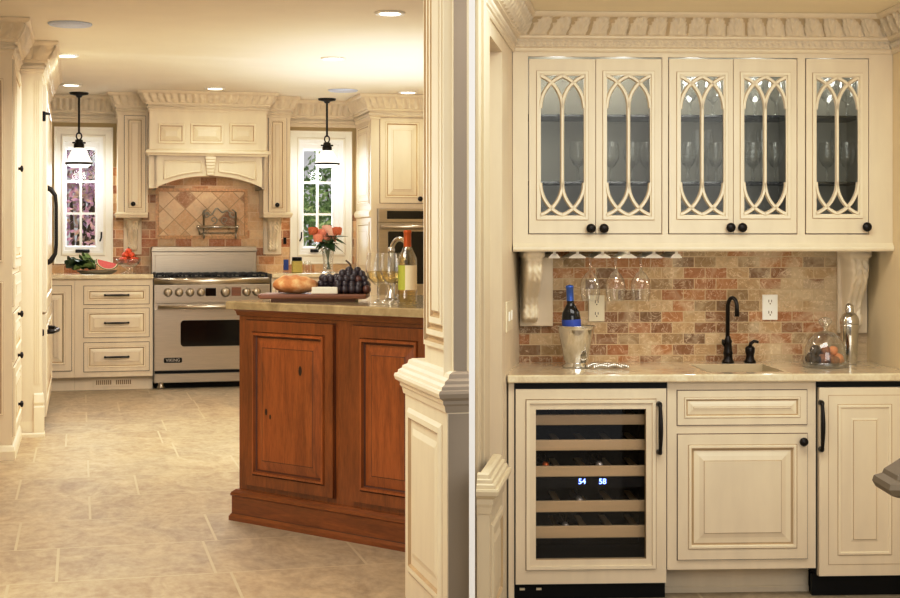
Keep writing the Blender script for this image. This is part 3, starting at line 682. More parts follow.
# ---- narrow upper cabinets beside the hood, with carved corbel panels under them
CPROF = [(0, 1.03), (.07, 1.03), (.075, .93), (.16, .98), (.28, 1.0), (.4, .9), (.52, .68), (.64, .46), (.76, .36), (.86, .40), (.93, .42), (.97, .34), (1, .16)]
def corbel_mb(fr_, uc, zt_, zb_, vw, pt, pb, w0, w1, mat=0, flute=3):
    mbx = MB(); nz, na = 44, 20; vs = []; fm_ = []
    for i in range(nz+1):
        t_ = i/nz; z = zt_+(zb_-zt_)*t_
        for (ta, ca), (tb, cb) in zip(CPROF, CPROF[1:]):
            if ta <= t_ <= tb: f = (t_-ta)/(tb-ta); prot = pt*(ca+(cb-ca)*f); break
        w = w0+(w1-w0)*min(1, t_*1.15)
        if t_ < .075: w *= 1.18
        if .8 < t_ < .95: w *= 1.12
        for j in range(na+1):
            x = -1+2*j/na; c = prot*(1-.10*abs(x)**4); dd = 0
            if .09 < t_ < .96:
                dd = .35*math.cos(3*PI*x)
                if t_ < .45: dd += .8*abs(math.sin(PI*(9*t_-1.6*abs(x))))-.4
                elif .68 < t_ < .92: dd += .8*abs(math.sin(PI*(11*t_+1.4*abs(x))))-.4
            c += dd*w0*.11
            if abs(x) > .98: c = 0
            vs.append((uc+x*w/2, vw-max(c, 0), z)); fm_.append(dd)
    fs = []; ms = []
    for i in range(nz):
        for j in range(na): mbx.add([], []); fs.append((i*(na+1)+j, i*(na+1)+j+1, (i+1)*(na+1)+j+1, (i+1)*(na+1)+j)); ms.append(0)
    mbx.add(vs, fs, mat, True); mbx.m = ms[:]
    mbx.add([vs[j] for j in range(na+1)], [tuple(range(na+1))], mat); mbx.add([vs[nz*(na+1)+j] for j in range(na+1)], [tuple(range(na, -1, -1))], mat)
    return mbx
for nm, p0, p1, dpx, knob, cor, side in (('left', 117.5, 148, (124.5, 145.5, 116, 212), (133, 204), (123.5, 141.5), 1), ('right', 265, 290, (268.5, 286.5, 118, 212), (276.8, 205), (263, 281), 0)):
    a0, a1 = K.u(p0, vU), K.u(p1, vU); zb_ = K.z((p0+p1)/2, 214, vU)
    t = thing('upper_cabinet', 'narrow cream upper cabinet between %s window and range hood' % nm, 'cabinet', K, ((a0+a1)/2, vU+.15, zb_), 'narrow upper cabinets')
    if nm == 'left': a1 = h0-.003
    else: a0 = h1+.003
    mb = MB(); mb.box(a0, a1, vU, vB-.001, zb_, CEIL-.02); q = krect(dpx, vU)
    if nm == 'right': q = (max(q[0], a0+.012),)+q[1:]
    if nm == 'left': q = (q[0], min(q[1], a1-.012))+q[2:]
    gap_on(mb, face_v(vU), *q); part('carcass', mb, ['cream', 'glaze', 'cream2', 'gap'], t)
    d = part('door', door_on(MB(), face_v(vU), *q, .012, .022, .022, .7), CR, t)
    part('knob', knob_mb((K.u(knob[0], vU), vU-.012, K.z(knob[0], knob[1], vU)), .02), ['bronze'], d)
    mb = MB(); path = [(a0, vB-.001), (a0, vU), (a1, vU)] if nm == 'left' else [(a0, vU), (a1, vU), (a1, vB-.001)]
    mb.mould(path, crown_prof(CEIL-.001, .185, .085), .008, carve(.015, .05)); part('crown', mb, ['cream', 'glaze2'], t)
    mb = MB(); mb.mould(path, [(0, zb_-.03), (.012, zb_-.03), (.018, zb_-.012), (.024, zb_-.006), (.024, zb_+.004), (.008, zb_+.016), (0, zb_+.016)], .3); mb.box(a0, a1, vU+.001, vB-.014, zb_-.03, zb_); part('light_rail', mb, ['cream2'], t)
    vp = vB-.013; c0, c1 = K.u(cor[0], vp), K.u(cor[1], vp); z0, z1 = K.z(cor[0], 254.5, vp), zb_-.031
    t2 = thing('carved_bracket', 'carved cream bracket on panel under the narrow cabinet by %s window' % nm, 'bracket', K, ((c0+c1)/2, vp, z0), 'carved brackets beside the range')
    mb = MB(); mb.box(c0, c1, vp-.03, vp, z0, z1, 0, .004); part('back_panel', mb, ['cream'], t2)
    part('scroll', corbel_mb(K, (c0+c1)/2, z1, z0+.03, vp-.03, .12, .02, (c1-c0)*.72, (c1-c0)*.5), ['cream2', 'glaze2'], t2)

# ---- wrought wall rack over the range
v = vB-.027
t = thing('wall_rack', 'scrolled pewter wall rack on the diagonal tile above the range', 'rack', K, (K.u(218, v), v, K.z(218, 238, v)))
U = lambda p: K.u(p, v-.03); ZZ = lambda y: K.z(218, y, v-.03)
mb = MB(); mb.tube([(U(198), v-.05, ZZ(227)), (U(237), v-.05, ZZ(227))], .012, 8); mb.ball((U(198), v-.05, ZZ(227)), .018); mb.ball((U(237), v-.05, ZZ(227)), .018); part('rail', mb, ['chrome'], t)
mb = MB()
def curl(cx, cy, r, a0, turns, sgn, n=22):
    return [(cx+sgn*r*(1-.75*k/n)*math.cos(a0+turns*2*PI*k/n), v-.01, cy+r*(1-.75*k/n)*math.sin(a0+turns*2*PI*k/n)) for k in range(n+1)]
crest = []
for k in range(31):
    x = k/30; crest.append((U(203)+(U(236)-U(203))*x, v-.012, ZZ(216)+.055*math.sin(PI*x)**2+.018*math.sin(6*PI*x)))
mb.tube(crest, .007, 6)
for cx, s in ((207, 1), (232, -1)): mb.tube(curl(U(cx), ZZ(214), .04, PI/2, 1.2, s), .006, 6)
for cx, s in ((214, 1), (225, -1)): mb.tube(curl(U(cx), ZZ(220), .035, -PI/2, 1.1, s), .005, 6)
for px in (204, 236): mb.tube([(U(px), v-.012, ZZ(212)), (U(px), v-.012, ZZ(233)), (U(px), v-.03, ZZ(236)), (U(px), v-.012, ZZ(238))], .008, 6)
mb.tube([(U(204), v-.012, ZZ(233)), (U(236), v-.012, ZZ(233))], .005, 6)
mb.tube([(U(198), v-.05, ZZ(227)), (U(200), v-.03, ZZ(234)), (U(204), v-.012, ZZ(233))], .009, 6)
mb.tube([(U(237), v-.05, ZZ(227)), (U(237), v-.02, ZZ(230)), (U(236), v-.012, ZZ(233))], .007, 6)
part('scrollwork', mb, ['pewter'], t)

# ---- oven cabinet at the right
vO = 12.76; fo = face_v(vO); ou0 = K.u(371, vO); ou1 = K.u(371, vO)+1.15
t = thing('oven_cabinet', 'tall cream cabinet housing the wall oven, right of right window', 'cabinet', K, ((ou0+ou1)/2, vO+.35, 0), None)
O0, O1, OZ0, OZ1 = K.u(377.5, vO), K.u(377.5, vO)+.76, K.z(400, 300, vO), K.z(400, 208.5, vO)
mb = MB(); mb.box(ou0, O0, vO, vB-.014, .1, CEIL-.02); mb.box(O1, ou1, vO, vB-.014, .1, CEIL-.02); mb.box(O0, O1, vO, vB-.014, .1, OZ0); mb.box(O0, O1, vO, vB-.014, OZ1, CEIL-.02)
q = krect((380, 421, 117, 203), vO); q = (q[0], O1-.02, q[2], q[3])
qd = (q[0], (q[0]+q[1])/2-.003, q[2], q[3])
qd = (q[0], K.u(424, vO), q[2], q[3]); gap_on(mb, fo, *qd); qd2 = (qd[1]+.01, q[1], q[2], q[3]); gap_on(mb, fo, *qd2)
fs_ = face_mu(ou0)
for zz0, zz1 in ((K.z(365, 275, 13.1), K.z(365, 222, 13.1)), (K.z(365, 205, 13.1), K.z(365, 125, 13.1))): door_on(mb, fs_, vO+.07, vB-.10, zz0, zz1, .006, .012, .05, .9)
part('carcass', mb, ['cream', 'glaze', 'cream2', 'gap'], t)
mb = MB(); mb.box(ou0+.01, ou1, vO+.05, vB-.02, 0, .1); part('toe_kick', mb, ['cream'], t)
for z_, kx in ((qd, qd[1]-.04), (qd2, qd2[0]+.04)):
    d = part('door', door_on(MB(), fo, *z_, .012, .045, .045), CR, t); part('knob', knob_mb((kx, vO-.012, K.z(420, 199, vO)), .022), ['bronze'], d)
mb = MB(); mb.mould([(ou0, vB-.002), (ou0, vO), (ou1, vO)], crown_prof(CEIL-.001, .21, .12), .008, carve(.019, .052)); part('crown', mb, ['cream', 'glaze2'], t)
mb = MB(); zm = K.z(365, 213, vO); mb.mould([(ou0, vB-.015), (ou0, vO)], [(0, zm-.04), (.014, zm-.03), (.02, zm), (.012, zm+.02), (0, zm+.03)], .3); part('side_moulding', mb, ['cream2'], t)
t = thing('wall_oven', 'stainless wall oven with black glass door behind the wine bottle', 'oven', K, ((O0+O1)/2, vO+.2, OZ0))
Zo = lambda y: K.z(400, y, vO)
mb = MB(); mb.box(O0+.004, O1-.004, vO-.01, vO+.5, OZ0+.004, OZ1-.004); part('body', mb, ['steel'], t)
mb = MB(); mb.box(O0+.002, O1-.002, vO-.03, vO-.01, Zo(222.5), OZ1-.002, 0, .004); cp = part('control_panel', mb, ['steel'], t)
mb = MB(); mb.box(K.u(387, vO-.03), O1-.08, vO-.033, vO-.03, Zo(219), Zo(211), 0); part('display', mb, ['blackglass'], cp)
mb = MB(); mb.box(O0+.002, O1-.002, vO-.03, vO-.01, OZ0+.004, Zo(223.5), 0, .004); d = part('oven_door', mb, ['steel'], t)
mb = MB(); mb.M = face_v(vO-.03); mb.prism(rrect(K.u(388, vO-.03), O1-.09, Zo(284), Zo(231.5), .01), 0, .003); mb.M = None; part('oven_window', mb, ['blackglass'], d)
mb = MB(); zc = Zo(227); mb.tube([(O0+.02, vO-.085, zc), (O1-.02, vO-.085, zc)], .02, 12); mb.box(O0+.04, O0+.06, vO-.08, vO-.03, zc-.01, zc+.01); mb.box(O1-.06, O1-.04, vO-.08, vO-.03, zc-.01, zc+.01); part('handle', mb, ['steel'], d)

# ---- pantry and refrigerator wall at the left
pu, pv0, pv1 = -.372, 8.92, 9.90
t = thing('pantry_cabinet', 'tall cream pantry cabinet at the left edge with four dark knobs', 'cabinet', K, (-.66, 9.4, 0))
mb = MB(); mb.box(uwl+.002, pu, pv0, pv1, .09, CEIL-.02)
door_on(mb, face_v(pv0), uwl+.06, pu-.045, .25, 1.02, .004, .004, .04, .7); door_on(mb, face_v(pv0), uwl+.06, pu-.045, 1.12, 2.17, .004, .004, .04, .7)
fp = face_pu(pu); zs_ = [(.13, .52), (.56, .83), (.87, 1.05), (1.09, 2.28)]
for a, b in zs_: gap_on(mb, fp, pv0+.05, pv1-.03, a, b)
part('carcass', mb, ['cream', 'glaze', 'cream2', 'gap'], t)
mb = MB(); mb.mould([(pu-.6, pv0), (pu, pv0), (pu, pv1)], [(0, 0), (.016, 0), (.016, .05), (.008, .075), (.0, .085)], .5); mb.box(uwl+.002, pu-.001, pv0+.001, pv1, 0, .09); part('base_moulding', mb, ['cream2'], t)
mb = MB(); mb.mould([(uwl+.002, pv0), (pu, pv0), (pu, pv1-.1)], crown_prof(CEIL-.001, .2, .10), .008, carve(.017, .055)); part('crown', mb, ['cream', 'glaze2'], t)
for k, (a, b) in enumerate(zs_):
    d = part('door' if k in (0, 3) else 'drawer', door_on(MB(), fp, pv0+.05, pv1-.03, a, b, .014, .05, .04), CR, t)
    vk = pv0+.42; zk = (.525, .79, .95, 1.71)[k]; zk = [K.hitu(20, y, pu+.02)[1] for y in (401, 353, 312.5, 170)][k]
    part('knob', knob_mb((pu+.014, vk, zk), .02, 'x', 1), ['bronze'], d)
fu = -.232; fv0, fv1 = 9.91, 12.2
t = thing('refrigerator_surround', 'cream fluted pilaster panel enclosing the built-in refrigerator', 'cabinet', K, (-.6, 9.95, 0))
mb = MB(); mb.box(uwl+.002, fu, fv0, fv0+.07, .1, CEIL-.02); mb.box(uwl+.002, fu, fv1-.07, fv1, 0, CEIL-.02); mb.box(uwl+.002, fu, fv0+.07, fv1-.07, 2.27, CEIL-.02)
for k in range(3): x = fu-.045+.013*k; mb.box(x, x+.006, fv0-.004, fv0, .34, 2.26, 2)
part('panel', mb, CR, t)
mb = MB(); mb.box(uwl+.002, fu+.002, fv0-.002, fv0+.07, 0, .1)
mb.mould([(fu-.16, fv0), (fu, fv0), (fu, fv0+.07)], [(0, 0), (.016, 0), (.016, .02), (.012, .03), (.012, .03)], .5)
mb.mould([(fu-.05, fv0), (fu, fv0), (fu, fv0+.07)], [(0, .0), (.012, .0), (.012, .19), (.007, .2), (.012, .22), (.006, .27), (0, .28)], .5); part('plinth', mb, ['cream2'], t)
mb = MB(); mb.mould([(pu+.01, fv0), (fu, fv0), (fu, fv1)], crown_prof(CEIL-.001, .2, .10), .008, carve(.017, .055)); part('crown', mb, ['cream', 'glaze2'], t)
t = thing('refrigerator', 'built-in refrigerator with cream panels and long dark bow handle', 'refrigerator', K, (-.6, 11, 0))
ru = fu-.012
mb = MB(); mb.box(uwl+.03, ru-.02, fv0+.075, fv1-.075, .06, 2.262); mb.box(ru-.02, ru, fv0+.075, fv0+.24, .06, 2.262, 1); part('body', mb, ['black', 'greige'], t)
mb = MB(); mb.box(uwl+.03, ru-.05, fv0+.08, fv1-.08, 0, .06); part('kick_plate', mb, ['black'], t)
fr_ = face_pu(ru-.018)
d = part('door', door_on(MB(), fr_, fv0+.245, fv1-.08, .78, 2.26, .05, .08, .06), CR, t)
v1h, za = K.hitu(50.5, 188, ru+.03); _, zb_ = K.hitu(50.5, 262, ru+.03)
mb = MB(); vh_ = fv0+.52; za, zb_ = 1.598, 1.10; mb.tube([(ru+.03, vh_, zb_), (ru+.055, vh_, zb_+.01), (ru+.085, vh_, zb_+.06), (ru+.09, vh_, zb_+.12), (ru+.09, vh_, za-.12), (ru+.085, vh_, za-.05), (ru+.055, vh_, za-.01), (ru+.03, vh_, za)], [.02, .018, .013, .012, .012, .013, .018, .02], 10); part('handle', mb, ['bronze'], d, 'long dark bow handle')
d2 = part('freezer_drawer', door_on(MB(), fr_, fv0+.245, fv1-.08, .10, .765, .05, .08, .06), CR, t)
zf = .645; part('handle', pull_mb((ru+.032, fv0+.38, zf), (ru+.032, fv0+.85, zf), (.06, 0, 0), .011), ['bronze'], d2)
zh = K.hitu(41, 117, ru)[1]; mb = MB(); mb.box(ru, ru+.03, fv0+.10, fv0+.17, zh-.03, zh+.03, 0, .006); mb.tube([(ru+.02, fv0+.14, zh+.02), (ru+.05, fv0+.25, zh+.025)], .009); part('hinge', mb, ['black'], t)
zh = K.hitu(41, 332, ru)[1]; mb = MB(); mb.box(ru, ru+.02, fv0+.09, fv0+.15, zh-.02, zh+.02, 0, .005); part('hinge', mb, ['black'], t)

# ---- things on the left counter
zc = zc1+.0005
def at(px, v): return K.u(px, v)
vt = 13.02
u0, u1 = at(76, vt), at(117.5, vt)
mb = MB(); mb.M = Matrix.Translation(((u0+u1)/2, vt+.02, zc)) @ Matrix.Diagonal((1, .55, 1, 1)); R_ = (u1-u0)/2
mb.lathe([(.001, .004), (R_*.7, .004), (R_*.78, .01), (R_*.98, .026), (R_, .03), (R_*.96, .022), (R_*.75, 0), (.001, 0)], (0, 0, 0), 28); mb.M = None
solo('serving_platter', mb, 'platter', K, 'oval pewter platter on left counter under greens and watermelon', 'platter')
t = thing('leafy_greens', 'bunch of dark leafy greens on the platter under left window', 'greens', K, (at(84, vt), vt+.02, zc+.02))
for k in range(16):
    mb = MB(); th = random.uniform(-.5, .9); L_ = random.uniform(.13, .2); bx = at(random.uniform(82, 96), vt); by = vt+random.uniform(-.04, .06); bz = zc+.035+random.uniform(0, .05)
    dirv = Vector((-math.cos(th), random.uniform(-.3, .3), abs(math.sin(th))*.9)); vs = []; n = 7
    for i in range(n+1):
        tt = i/n; w = .05*math.sin(PI*min(1, tt*.9+.08))**.8; c0 = Vector((bx, by, bz))+dirv*L_*tt+Vector((0, 0, -.03*tt*tt))
        for j in range(5):
            y = (j-2)/2; vs.append(c0+Vector((.3*w*y*random.uniform(.6, 1.3), w*y, .02*abs(y)+.012*math.sin(9*tt+j*2))))
    fs = [(i*5+j, i*5+j+1, i*5+j+6, i*5+j+5) for i in range(n) for j in range(4)]
    mn = min(p.z for p in vs); 
    if mn < zc+.032: vs = [p+Vector((0, 0, zc+.032-mn)) for p in vs]
    mb.add(vs, fs, 0, True); part('leaf', mb, ['leafd' if k % 4 else 'leafp'], t)
def melon(px0, px1, py_top, label, tilt, dv):
    uc = (at(px0, vt)+at(px1, vt))/2; w = (at(px1, vt)-at(px0, vt)); R = w*.56; t = thing('watermelon_wedge', label, 'watermelon', K, (uc, vt+dv, zc+.02))
    Mx = Matrix.Translation((uc, vt+dv, zc+.032+R*.30)) @ Matrix.Rotation(tilt, 4, 'Y')
    def half(r0, r1, y0, y1):
        vs = []; n = 16
        for k in range(n+1):
            a = PI+PI*k/n
            for r in (r0, r1): vs.append((r*math.cos(a), y0, r*.72*math.sin(a)+.045)); vs.append((r*.9*math.cos(a), y1, r*.65*math.sin(a)+.045))
        return vs, [(4*k+i, 4*k+j, 4*k+4+j, 4*k+4+i) for k in range(n) for i, j in ((0, 2), (2, 3), (3, 1), (1, 0))]
    for nm, r0, r1, mt in (('flesh', .001, R*.84, 'melon'), ('white_rind', R*.84, R*.93, 'rindw'), ('green_rind', R*.93, R, 'rindg')):
        mb = MB(); mb.M = Mx; mb.add(*half(r0, r1, 0, .09)); 
        mb.M = None; mn = min(p.z for p in mb.v); part(nm, mb, [mt], t)
melon(95.5, 116, 264, 'cut watermelon wedge with pink face on the platter', .25, 0)
# fruit bowl
ub, vb_ = at(128.5, 13.1), 13.1
mb = MB(); mb.lathe([(.001, 0), (.06, 0), (.062, .006), (.02, .02), (.018, .04), (.05, .055), (.09, .085), (.105, .125), (.102, .125), (.085, .09), (.04, .064), (.001, .06)], (ub, vb_, zc), 24)
solo('glass_bowl', mb, 'glass', K, 'footed clear glass bowl of red fruit left of the range', 'bowl')
k = 0
for rr, n, z in ((.058, 6, .115), (.032, 4, .158), (0, 1, .19)):
    for j in range(n):
        a = 2*PI*j/n+.3*k; mb = MB(); mb.ball((ub+rr*math.cos(a), vb_+rr*math.sin(a), zc+z), .030, 12, 8, 0, (1, 1, .92)); mb.tube([(ub+rr*math.cos(a), vb_+rr*math.sin(a), zc+z+.024), (ub+rr*math.cos(a)+.004, vb_+rr*math.sin(a), zc+z+.036)], .003, 5, 1)
        solo('red_fruit', mb, ['fruit', 'stem'], K, 'small red orange fruit piled in the footed glass bowl', 'fruit', 'red fruits in the glass bowl'); k += 1
# right counter: jar, small glass jar, vase and roses
vj = 13.05
uj = at(297, vj); t = thing('spice_jar', 'square glass jar of dried herb with black lid by right window', 'jar', K, (uj, vj, zc))
zj = K.z(297, 259, vj); mb = MB(); mb.box(uj-.043, uj+.043, vj-.04, vj+.04, zc, zj-.015, 0, .008); part('jar_body', mb, ['herb'], t)
mb = MB(); mb.lathe([(.001, .028), (.04, .028), (.043, .022), (.043, -.004)], (uj, vj, zj-.012), 20); part('lid', mb, ['black'], t)
uj = at(307.5, vj); mb = MB(); mb.lathe([(.001, 0), (.032, 0), (.036, .01), (.036, .07), (.03, .085), (.03, .1), (.001, .1)], (uj, vj, zc), 20); solo('glass_jar', mb, 'glass', K, 'small clear glass jar between spice jar and flower vase', 'jar')
uv, vv_ = at(328, 12.98), 12.98; zv = zc; zvt = K.z(328, 246, vv_)
mb = MB(); h = zvt-zv; mb.lathe([(r*1.2, z) for r, z in [(.001, .012), (.04, .01), (.046, 0), (.048, .012), (.036, h*.12), (.034, h*.4), (.045, h*.8), (.06, h), (.057, h), (.042, h*.8), (.031, h*.4), (.033, h*.12), (.001, .016)]], (uv, vv_, zv), 22)
solo('flower_vase', mb, 'dome', K, 'tall clear glass vase of roses in front of right window', 'vase')
roses = [(313, 231, 'rose2', 'rust rose at the left of the bouquet in the vase'), (337, 231, 'rose2', 'rust rose at the right of the bouquet in the vase'), (327, 229, 'rose3', 'pale pink rose at the top middle of the bouquet'),
         (318, 238, 'rose', 'salmon rose low at the left of the bouquet'), (325, 239, 'rose', 'salmon rose at the bouquet centre, left of its neighbour'), (332, 238, 'rose', 'salmon rose at the bouquet centre, right of its neighbour'), (322, 233, 'rose', 'salmon rose under the pale pink rose'), (332, 232, 'rose3', 'pale rose between pink top and right rust rose')]
random.seed(3)
for px, py, mt, lab in roses:
    vv = vv_+random.uniform(-.09, .03); c = Vector((K.u(px, vv), vv, K.z(px, py, vv)))
    t = thing('rose', lab, 'flower', K, (uv, vv_, zv+.03), 'roses in the glass vase')
    mb = MB(); r = .046
    for lay in range(4):
        rr = r*(1-.2*lay); n = 6-lay
        for j in range(n):
            a = 2*PI*(j+.5*lay)/n; vs = []
            for i in range(4):
                el = -.7+1.5*i/3+.2*lay; rad = rr*math.cos(el*.75)*(.75+.12*i*(1 if lay < 2 else .3))
                for q in range(5):
                    b = a+(q-2)*.33; vs.append(c+Vector((rad*math.cos(b), rad*math.sin(b), rr*math.sin(el)+.006*(lay)-.004*abs(q-2))))
            mb.add(vs, [(i*5+q, i*5+q+1, i*5+q+6, i*5+q+5) for i in range(3) for q in range(4)], 0, True)
    mb.ball(c+Vector((0, 0, -.005)), r*.62, 10, 7); part('bloom', mb, [mt], t)
    mb = MB(); m_ = Vector((uv+(c.x-uv)*.25, vv_+(c.y-vv_)*.25, zvt)); mb.tube([Vector((uv+(c.x-uv)*-.15, vv_, zv+.03)), m_, c+Vector((0, 0, -.03))], .004, 6); part('stem', mb, ['stem'], t)
    mb = MB()
    for j in range(6):
        a = random.uniform(0, 2*PI); d_ = Vector((math.cos(a), math.sin(a)*.6-.3, random.uniform(-.9, .1))).normalized(); s_ = Vector((-d_.y, d_.x, .2)).normalized(); p0 = m_.lerp(c, random.uniform(.15, .7)); L_ = random.uniform(.09, .16)
        mb.add([p0, p0+d_*L_*.4+s_*.022, p0+d_*L_, p0+d_*L_*.4-s_*.022, p0+d_*L_*.4+Vector((0, 0, .008))], [(0, 1, 4), (1, 2, 4), (2, 3, 4), (3, 0, 4)], 0, True)
    part('leaves', mb, ['stem'], t)

# ---- island
ib, ifc = 4.404, 4.435
iL = I.u(239.5, ifc); iR = I.u(436, ifc); iD = 1.0
Xr = I.W(iR, ifc).x
def iright(v, off=0): return (Xr+off-v*-I.s)/I.c    # right end runs straight back along the wall
zst = .942
isl = thing('kitchen_island', 'red-brown wooden island with raised panels and moulded base', 'island', I, ((iL+iR)/2, ifc+iD/2, 0))
mb = MB(); mb.prism([(iL, ifc), (iR, ifc), (iright(ifc+iD), ifc+iD), (iL, ifc+iD)], .02, zst)
part('body', mb, ['wood'], isl)
d0a, d0b = I.u(247, ifc), I.u(336, ifc); pz0, pz1 = I.z(247, 485, ifc), I.z(247, 319, ifc)
wdt = d0b-d0a; gapw = I.u(353.5, ifc)-d0b
def wood_rings(): return [(0, .001), (0, .003, 1), (.004, .003, 1), (.004, .016, 0), (.052, .016, 0), (.055, .012, 1), (.058, .023, 3), (.068, .024, 3), (.072, .012, 0), (.076, .008, 1), (.079, .008, 1), (.120, .018, 3), (.123, .019, 1, 3)]
for k in range(3):
    a = d0a+k*(wdt+gapw); b = a+wdt
    if k == 2: break
    b = min(b, iR-.03)
    mb = MB(); mb.M = face_v(ifc); mb.rings(a, b, pz0, pz1, wood_rings())
    if k == 0:
        for (kx, ky, r) in ((300, 371, .017), (266, 412, .012), (270, 417, .009)):
            x, z = I.hit(kx, ky, ifc-.02); mb.add([(x+r*.6*math.cos(q*PI/5), z+r*1.25*math.sin(q*PI/5), .0196) for q in range(10)], [tuple(range(10))], 2)
    mb.M = None; part('panel_door', mb, ['wood', 'woodglaze', 'knot', 'woodfield'], isl)
mb = MB(); zb1 = I.z(240, 489, ifc)
path = [(iL, ifc+iD), (iL, ifc), (iR, ifc)]
mb.mould(path, [(0, .0), (.034, .0), (.034, .018), (.026, .03), (.024, .034), (.024, zb1-.03), (.03, zb1-.024), (.026, zb1-.012), (.012, zb1), (0, zb1)], 3, None, 0, [0, 0, 0, 1, 0, 0, 0, 0, 0]); part('base_moulding', mb, ['woodh', 'woodglaze'], isl)
mb = MB(); mb.mould(path, [(0, zst-.03), (.008, zst-.028), (.012, zst-.01), (.02, zst-.0005), (0, zst-.0005)], 3); part('top_moulding', mb, ['woodh'], isl)
izt = zst+.036
mb = MB(); q_ = [(iL-.047, ifc-.04), (iright(ifc-.04, .01), ifc-.04), (iright(ifc+iD+.04, .01), ifc+iD+.04), (iL-.047, ifc+iD+.04)]
mb.prism(q_, zst+.0003, izt-.006); q2 = [(iL-.042, ifc-.034), (iright(ifc-.034, .005), ifc-.034), (iright(ifc+iD+.034, .005), ifc+iD+.034), (iL-.042, ifc+iD+.034)]
mb.add([(x, y, izt-.006) for x, y in q_]+[(x, y, izt) for x, y in q2], [(0, 1, 5, 4), (1, 2, 6, 5), (2, 3, 7, 6), (3, 0, 4, 7), (4, 5, 6, 7)])
solo('island_countertop', mb, 'stonegold', I, 'golden stone countertop on the wooden island', 'countertop')
izt += .0005
def ipos(px, v): return I.u(px, v)
# cutting board
vb0, vb1 = 6.575, 6.80
b0, b1 = N0.u(259, vb0), N0.u(366, vb0)
mb = MB(); mb.box(b0, b1, vb0, vb1, izt+.012, izt+.034, 0, .006); mb.box(b0+.05, b1-.05, vb0+.02, vb1-.02, izt, izt+.0125, 0); mb.box(b0-.016, b0+.02, vb0+.06, vb1-.06, izt+.014, izt+.032, 0, .006)
solo('cutting_board', mb, 'board', N0, 'reddish brown cutting board on the island countertop', 'board')
zbd = izt+.0345
# bread loaf
t0u, t1u = N0.u(275, vb0+.08), N0.u(315, vb0+.08)
mb = MB(); n, m_ = 40, 20; vs = []
for i in range(n+1):
    x = -1+2*i/n; rad = max(.03, (1-abs(x)**2.6))**.55*(1+.015*math.sin(9*x))
    for j in range(m_):
        a = 2*PI*j/m_; y = rad*math.cos(a)*.082; z = rad*math.sin(a)
        z = .036+(.044*z*(1-.12*x) if z > 0 else .036*z)
        sl = 1+.03*math.cos(5*PI*(x*.8+.12*math.cos(a)))*max(0, math.sin(a))
        vs.append(((t0u+t1u)/2+x*(t1u-t0u)/2*1.12, vb0+.095+y, zbd+max(.0, z*sl)))
mb.add(vs, [(i*m_+j, i*m_+(j+1) % m_, (i+1)*m_+(j+1) % m_, (i+1)*m_+j) for i in range(n) for j in range(m_)]+[tuple(range(m_)), tuple(n*m_+j for j in range(m_-1, -1, -1))], 0, True)
solo('bread_loaf', mb, 'bread', N0, 'golden crusty bread loaf at the left of the cutting board', 'bread')
mb = MB(); c0, c1 = N0.u(312, vb0+.03), N0.u(338, vb0+.03); mb.box(c0, c1, vb0+.012, vb0+.075, zbd, zbd+.030, 0, .003)
solo('cheese_block', mb, 'cheese', N0, 'white cheese block in front of bread and grapes', 'cheese')
# grapes
t = thing('grape_bunch', 'bunch of dark purple grapes on right end of cutting board', 'grapes', N0, (N0.u(350, vb0+.1), vb0+.1, zbd))
random.seed(11); spots = []
def blob(px, v, h): return Vector((N0.u(px, v), v, zbd+h))
rows = [(.016, [(338, 366, 5, .02), (336, 367, 6, .055), (336, 366, 6, .09), (338, 364, 5, .125)]), (.045, [(339, 365, 5, .035), (337, 367, 6, .07), (340, 364, 5, .105)]), (.072, [(340, 364, 5, .05), (325, 362, 7, .085)]), (.098, [(343, 361, 4, .06), (346, 360, 3, .09)]), (.118, [(350, 357, 2, .075)])]
rows.append((.05, [(322, 336, 4, .10)])); rows.append((.078, [(323, 336, 3, .105)])); rows.append((.02, [(323, 336, 3, .115)]))
cnt = 0
for h, segs in rows:
    for p0, p1, n, dv in segs:
        for j in range(n):
            px = p0+(p1-p0)*j/max(1, n-1)+random.uniform(-.8, .8); r = random.uniform(.0165, .0195)
            c = blob(px, vb0+.02+dv*.95+random.uniform(-.004, .004), max(h*.86+random.uniform(-.003, .004), r+.0005)); mb = MB(); mb.ball(c, r, 12, 8, 0, (1, 1, 1.06))
            part('grape', mb, ['grape2' if (px > 356 and h < .09 and random.random() < .6) else 'grape'], t); cnt += 1
mb = MB(); mb.tube([blob(352, vb0+.09, .10), blob(350, vb0+.1, .13), blob(346, vb0+.11, .146)], .004); part('stalk', mb, ['bark'], t)

# stemware on the island
def wineglass_prof(h, rb, rf, bowl=.5, rim=.78, inv=False):
    hb = h*(1-bowl)
    p = [(.001, .004*h/.2), (rf*.5, .003), (rf, 0), (rf, .002), (rf*.4, .007), (.006, .02), (.0042, hb*.5), (.005, hb*.92), (rb*.45, hb+.006), (rb*.82, hb+h*bowl*.2), (rb, hb+h*bowl*.45), (rb*.95, hb+h*bowl*.7), (rb*rim, h)]
    return p
def ig(px, v, py_top, lab):
    u = ipos(px, v); zt_ = I.z(px, py_top, v); h = zt_-izt
    t = thing('wine_glass', lab, 'wine glass', I, (u, v, izt), 'wine glasses on the island')
    mb = MB(); mb.lathe(wineglass_prof(h, .054, .040, .62, .82), (u, v, izt), 24); part('glass', mb, ['glass'], t)
    hb = h*.38; mb = MB(); mb.lathe([(.001, hb+.008), (.02, hb+.008), (.042, hb+h*.62*.2), (.0515, hb+h*.62*.42), (.001, hb+h*.62*.42)], (u, v, izt), 20); part('wine', mb, ['wine'], t, 'pale white wine')
ig(378.5, 4.62, 253, 'wine glass left of the others on the island, right of grapes'); ig(386.5, 4.72, 253, 'wine glass behind the other two on the island'); ig(393, 4.60, 253, 'wine glass closest to the white wine bottle on the island')
